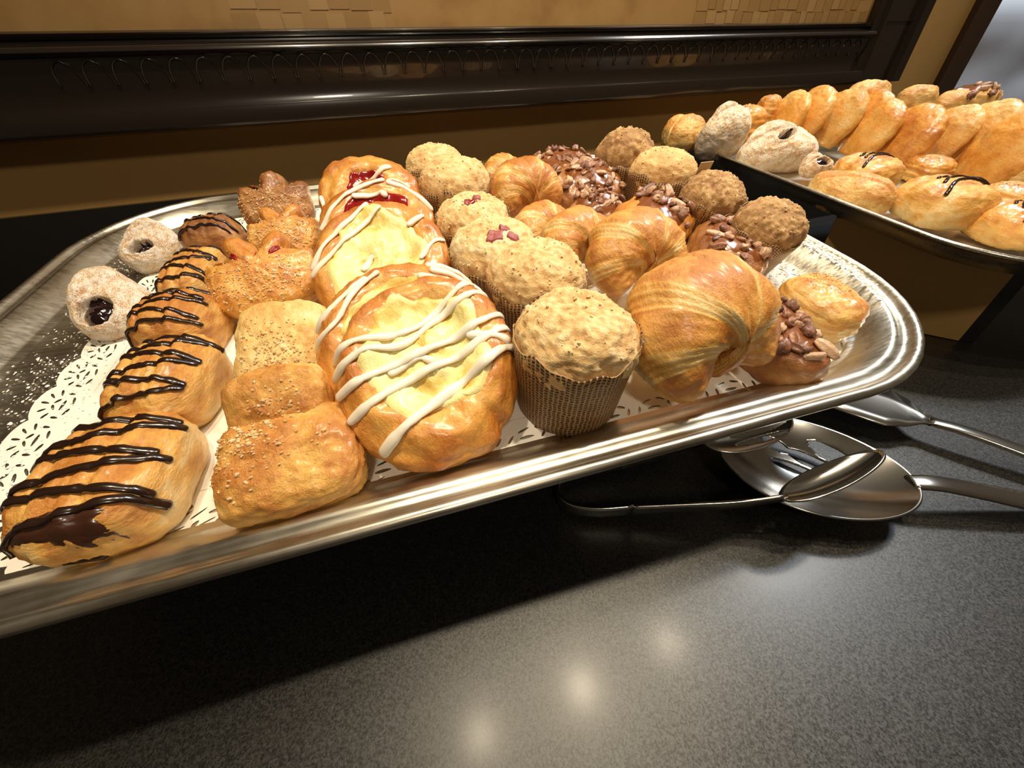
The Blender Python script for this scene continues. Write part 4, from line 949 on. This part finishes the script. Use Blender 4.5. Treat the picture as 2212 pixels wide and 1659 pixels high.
# ------------------------------------------------------------------ serving tools on the counter
def GZ(x, y, z): return Vector((x, y, CTOP+z))
def spoon_bowl(name, length, width, depth, mat, parent, slots=None, nr=26, nt=72):
    V = []; F = []
    R_ = [i/nr for i in range(1, nr+1)]
    def P(r, a):
        x = length/2*r*math.cos(a); y = width/2*r*math.sin(a)*(1-.12*r*math.cos(a)); return x, y, -depth*(1-r**2.2)
    V.append(P(0, 0))
    for r in R_:
        for j in range(nt): V.append(P(r, 2*PI*j/nt))
    def sq(x, y, sl3):
        sx, sy, sl_, sw, sa = sl3; dx, dy = x-sx, y-sy; return math.hypot((dx*math.cos(sa)+dy*math.sin(sa))/sl_, (-dx*math.sin(sa)+dy*math.cos(sa))/sw)
    inside = [False]*len(V)
    for vi, (x, y, z) in enumerate(V):
        for s3 in (slots or []):
            q = sq(x, y, s3)
            if q < .001: inside[vi] = True; continue
            k_ = 1/q; nx, ny = s3[0]+(x-s3[0])*k_, s3[1]+(y-s3[1])*k_
            if math.hypot(nx-x, ny-y) < .00075:
                V[vi] = (nx, ny, z); inside[vi] = True
            elif q < 1: inside[vi] = True
    for j in range(nt): F.append((0, 1+j, 1+(j+1) % nt))
    for i in range(nr-1):
        for j in range(nt):
            a = 1+i*nt+j; b = 1+i*nt+(j+1) % nt
            t_ = (a, a+nt, b+nt, b)
            if not all(inside[q] for q in t_): F.append(t_)
    o = mesh_obj(name, V, F, mat, parent); md = o.modifiers.new('thick', 'SOLIDIFY'); md.thickness = .0014; md.offset = 0
    return o
def strip(name, pts, widths, thick, mat, parent, wdir):
    """flat metal strip: wdir = list of width directions"""
    P = np.array(pts, float); n = len(P); T = np.gradient(P, axis=0); T /= np.linalg.norm(T, axis=1)[:, None]; V = []
    for i in range(n):
        w = np.array(wdir[i] if len(np.shape(wdir)) > 1 else wdir, float); w = w-T[i]*(w@T[i]); w /= np.linalg.norm(w); nn = np.cross(T[i], w)
        for a, b in ((1, 1), (.7, 1.5), (-.7, 1.5), (-1, 1), (-1, -1), (-.7, -1.5), (.7, -1.5), (1, -1)): V.append(P[i]+w*a*widths[i]/2+nn*b*thick/2)
    F = grid_faces(n, 8); F.append(tuple(range(7, -1, -1))); F.append(tuple((n-1)*8+k_ for k_ in range(8)))
    return mesh_obj(name, V, F, mat, parent)
# slotted serving spoon
ang = math.atan2(-.030, .066); c_, s_ = math.cos(ang), math.sin(ang)
base = Vector((.212, .150, CTOP+.002))
spn = empty('slotted_spoon', Matrix.Translation(base) @ Matrix.Rotation(ang, 4, 'Z'), 'large steel slotted serving spoon lying on the counter under the tray corner', 'spoon')
sb = spoon_bowl('bowl', .120, .094, .020, 'steel', spn, slots=[(.024, .024, .016, .0050, -.6), (.010, .018, .016, .0050, -.4), (-.002, .009, .015, .0046, -.2), (-.012, .026, .010, .0045, -.3)], nr=60, nt=180)
sb.location = (0, 0, .0215)
hp = [(.060, 0, .0205), (.075, 0, .0215), (.10, .0, .0175), (.125, 0, .0125), (.15, 0, .0085), (.175, 0, .005)]
strip('handle', catmull(hp, 5), [.010+.008*min(1, i/25) for i in range(26)], .0026, 'steel', spn, (0, 1, 0)).rotation_euler = (0, 0, D2R(12))
spn.children[1].location = (-.0025, -.0125, 0)
# second server partly under the tray
b2 = Vector((.320, .206, CTOP+.002)); an2 = math.atan2(-.052, .047)
sv = empty('cake_server', Matrix.Translation(b2) @ Matrix.Rotation(an2, 4, 'Z'), 'flat steel server reaching out from below the tray corner behind the slotted spoon', 'server')
V = []; ol = [(-.085, .012), (-.07, .024), (-.03, .030), (.005, .030), (.018, .020), (.026, .009), (.034, .005)]
for x, w_ in ol: V += [(x, w_, .016+.02*min(0, x)*.3), (x, w_*.5, .0145+.02*min(0, x)*.3), (x, 0, .014+.02*min(0, x)*.3), (x, -w_*.5, .0145+.02*min(0, x)*.3), (x, -w_, .016+.02*min(0, x)*.3)]
o = mesh_obj('blade', V, grid_faces(len(ol), 5, False), 'steel', sv); md = o.modifiers.new('thick', 'SOLIDIFY'); md.thickness = .0014; md.offset = 0
strip('handle', catmull([(.030, 0, .0145), (.05, 0, .016), (.09, 0, .013), (.14, 0, .007), (.20, 0, .003)], 5), [.0095+.007*min(1, i/20) for i in range(21)], .0028, 'steel', sv, (0, 1, 0))
# salad tongs lying on their side
tg = empty('salad_tongs', Matrix.Translation((.030, .150, CTOP)), 'steel salad tongs resting on the slotted spoon, bend under the tray', 'tongs')
org = np.array([.030, .150, 0])
def arm(nm, pts, wid):
    P = np.array(catmull(pts, 6))-org; n = len(P)
    return strip(nm, P, [wid*(1-.35*i/(n-1)) for i in range(n)], .0016, 'steel', tg, (0, -.25, 1))
arm('spring_bend', [(.075, .127, .017), (.05, .129, .015), (.033, .135, .014), (.027, .146, .014), (.033, .158, .014), (.05, .164, .015), (.08, .166, .016)], .018)
arm('arm', [(.075, .127, .017), (.10, .123, .022), (.135, .117, .030), (.163, .114, .038)], .016)
arm('arm', [(.08, .166, .016), (.11, .170, .020), (.145, .174, .026)], .016)
j1 = spoon_bowl('solid_jaw', .070, .023, .006, 'steel', tg, nr=12, nt=40)
dv = Vector((.222-.163, .128-.114, .055-.038)).normalized(); side = Vector((0, 0, 1)).cross(dv).normalized(); upv = dv.cross(side)
tw = Matrix.Rotation(D2R(-28), 4, dv)
j1.matrix_local = Matrix.Translation(Vector((.1935, .1215, .0465))-Vector(org)) @ tw @ Matrix(((dv.x, side.x, upv.x, 0), (dv.y, side.y, upv.y, 0), (dv.z, side.z, upv.z, 0), (0, 0, 0, 1)))
j2 = spoon_bowl('slotted_jaw', .070, .034, .006, 'steel', tg, slots=[(.008, .007, .020, .0028, .0), (.010, -.001, .022, .0028, 0), (.008, -.009, .020, .0028, 0)], nr=30, nt=80)
j2.matrix_local = Matrix.Translation(Vector((.178, .176, .034))-Vector(org)) @ Matrix.Rotation(D2R(4), 4, 'Z') @ Matrix.Rotation(D2R(-10), 4, 'Y') @ Matrix.Rotation(D2R(12), 4, 'X')
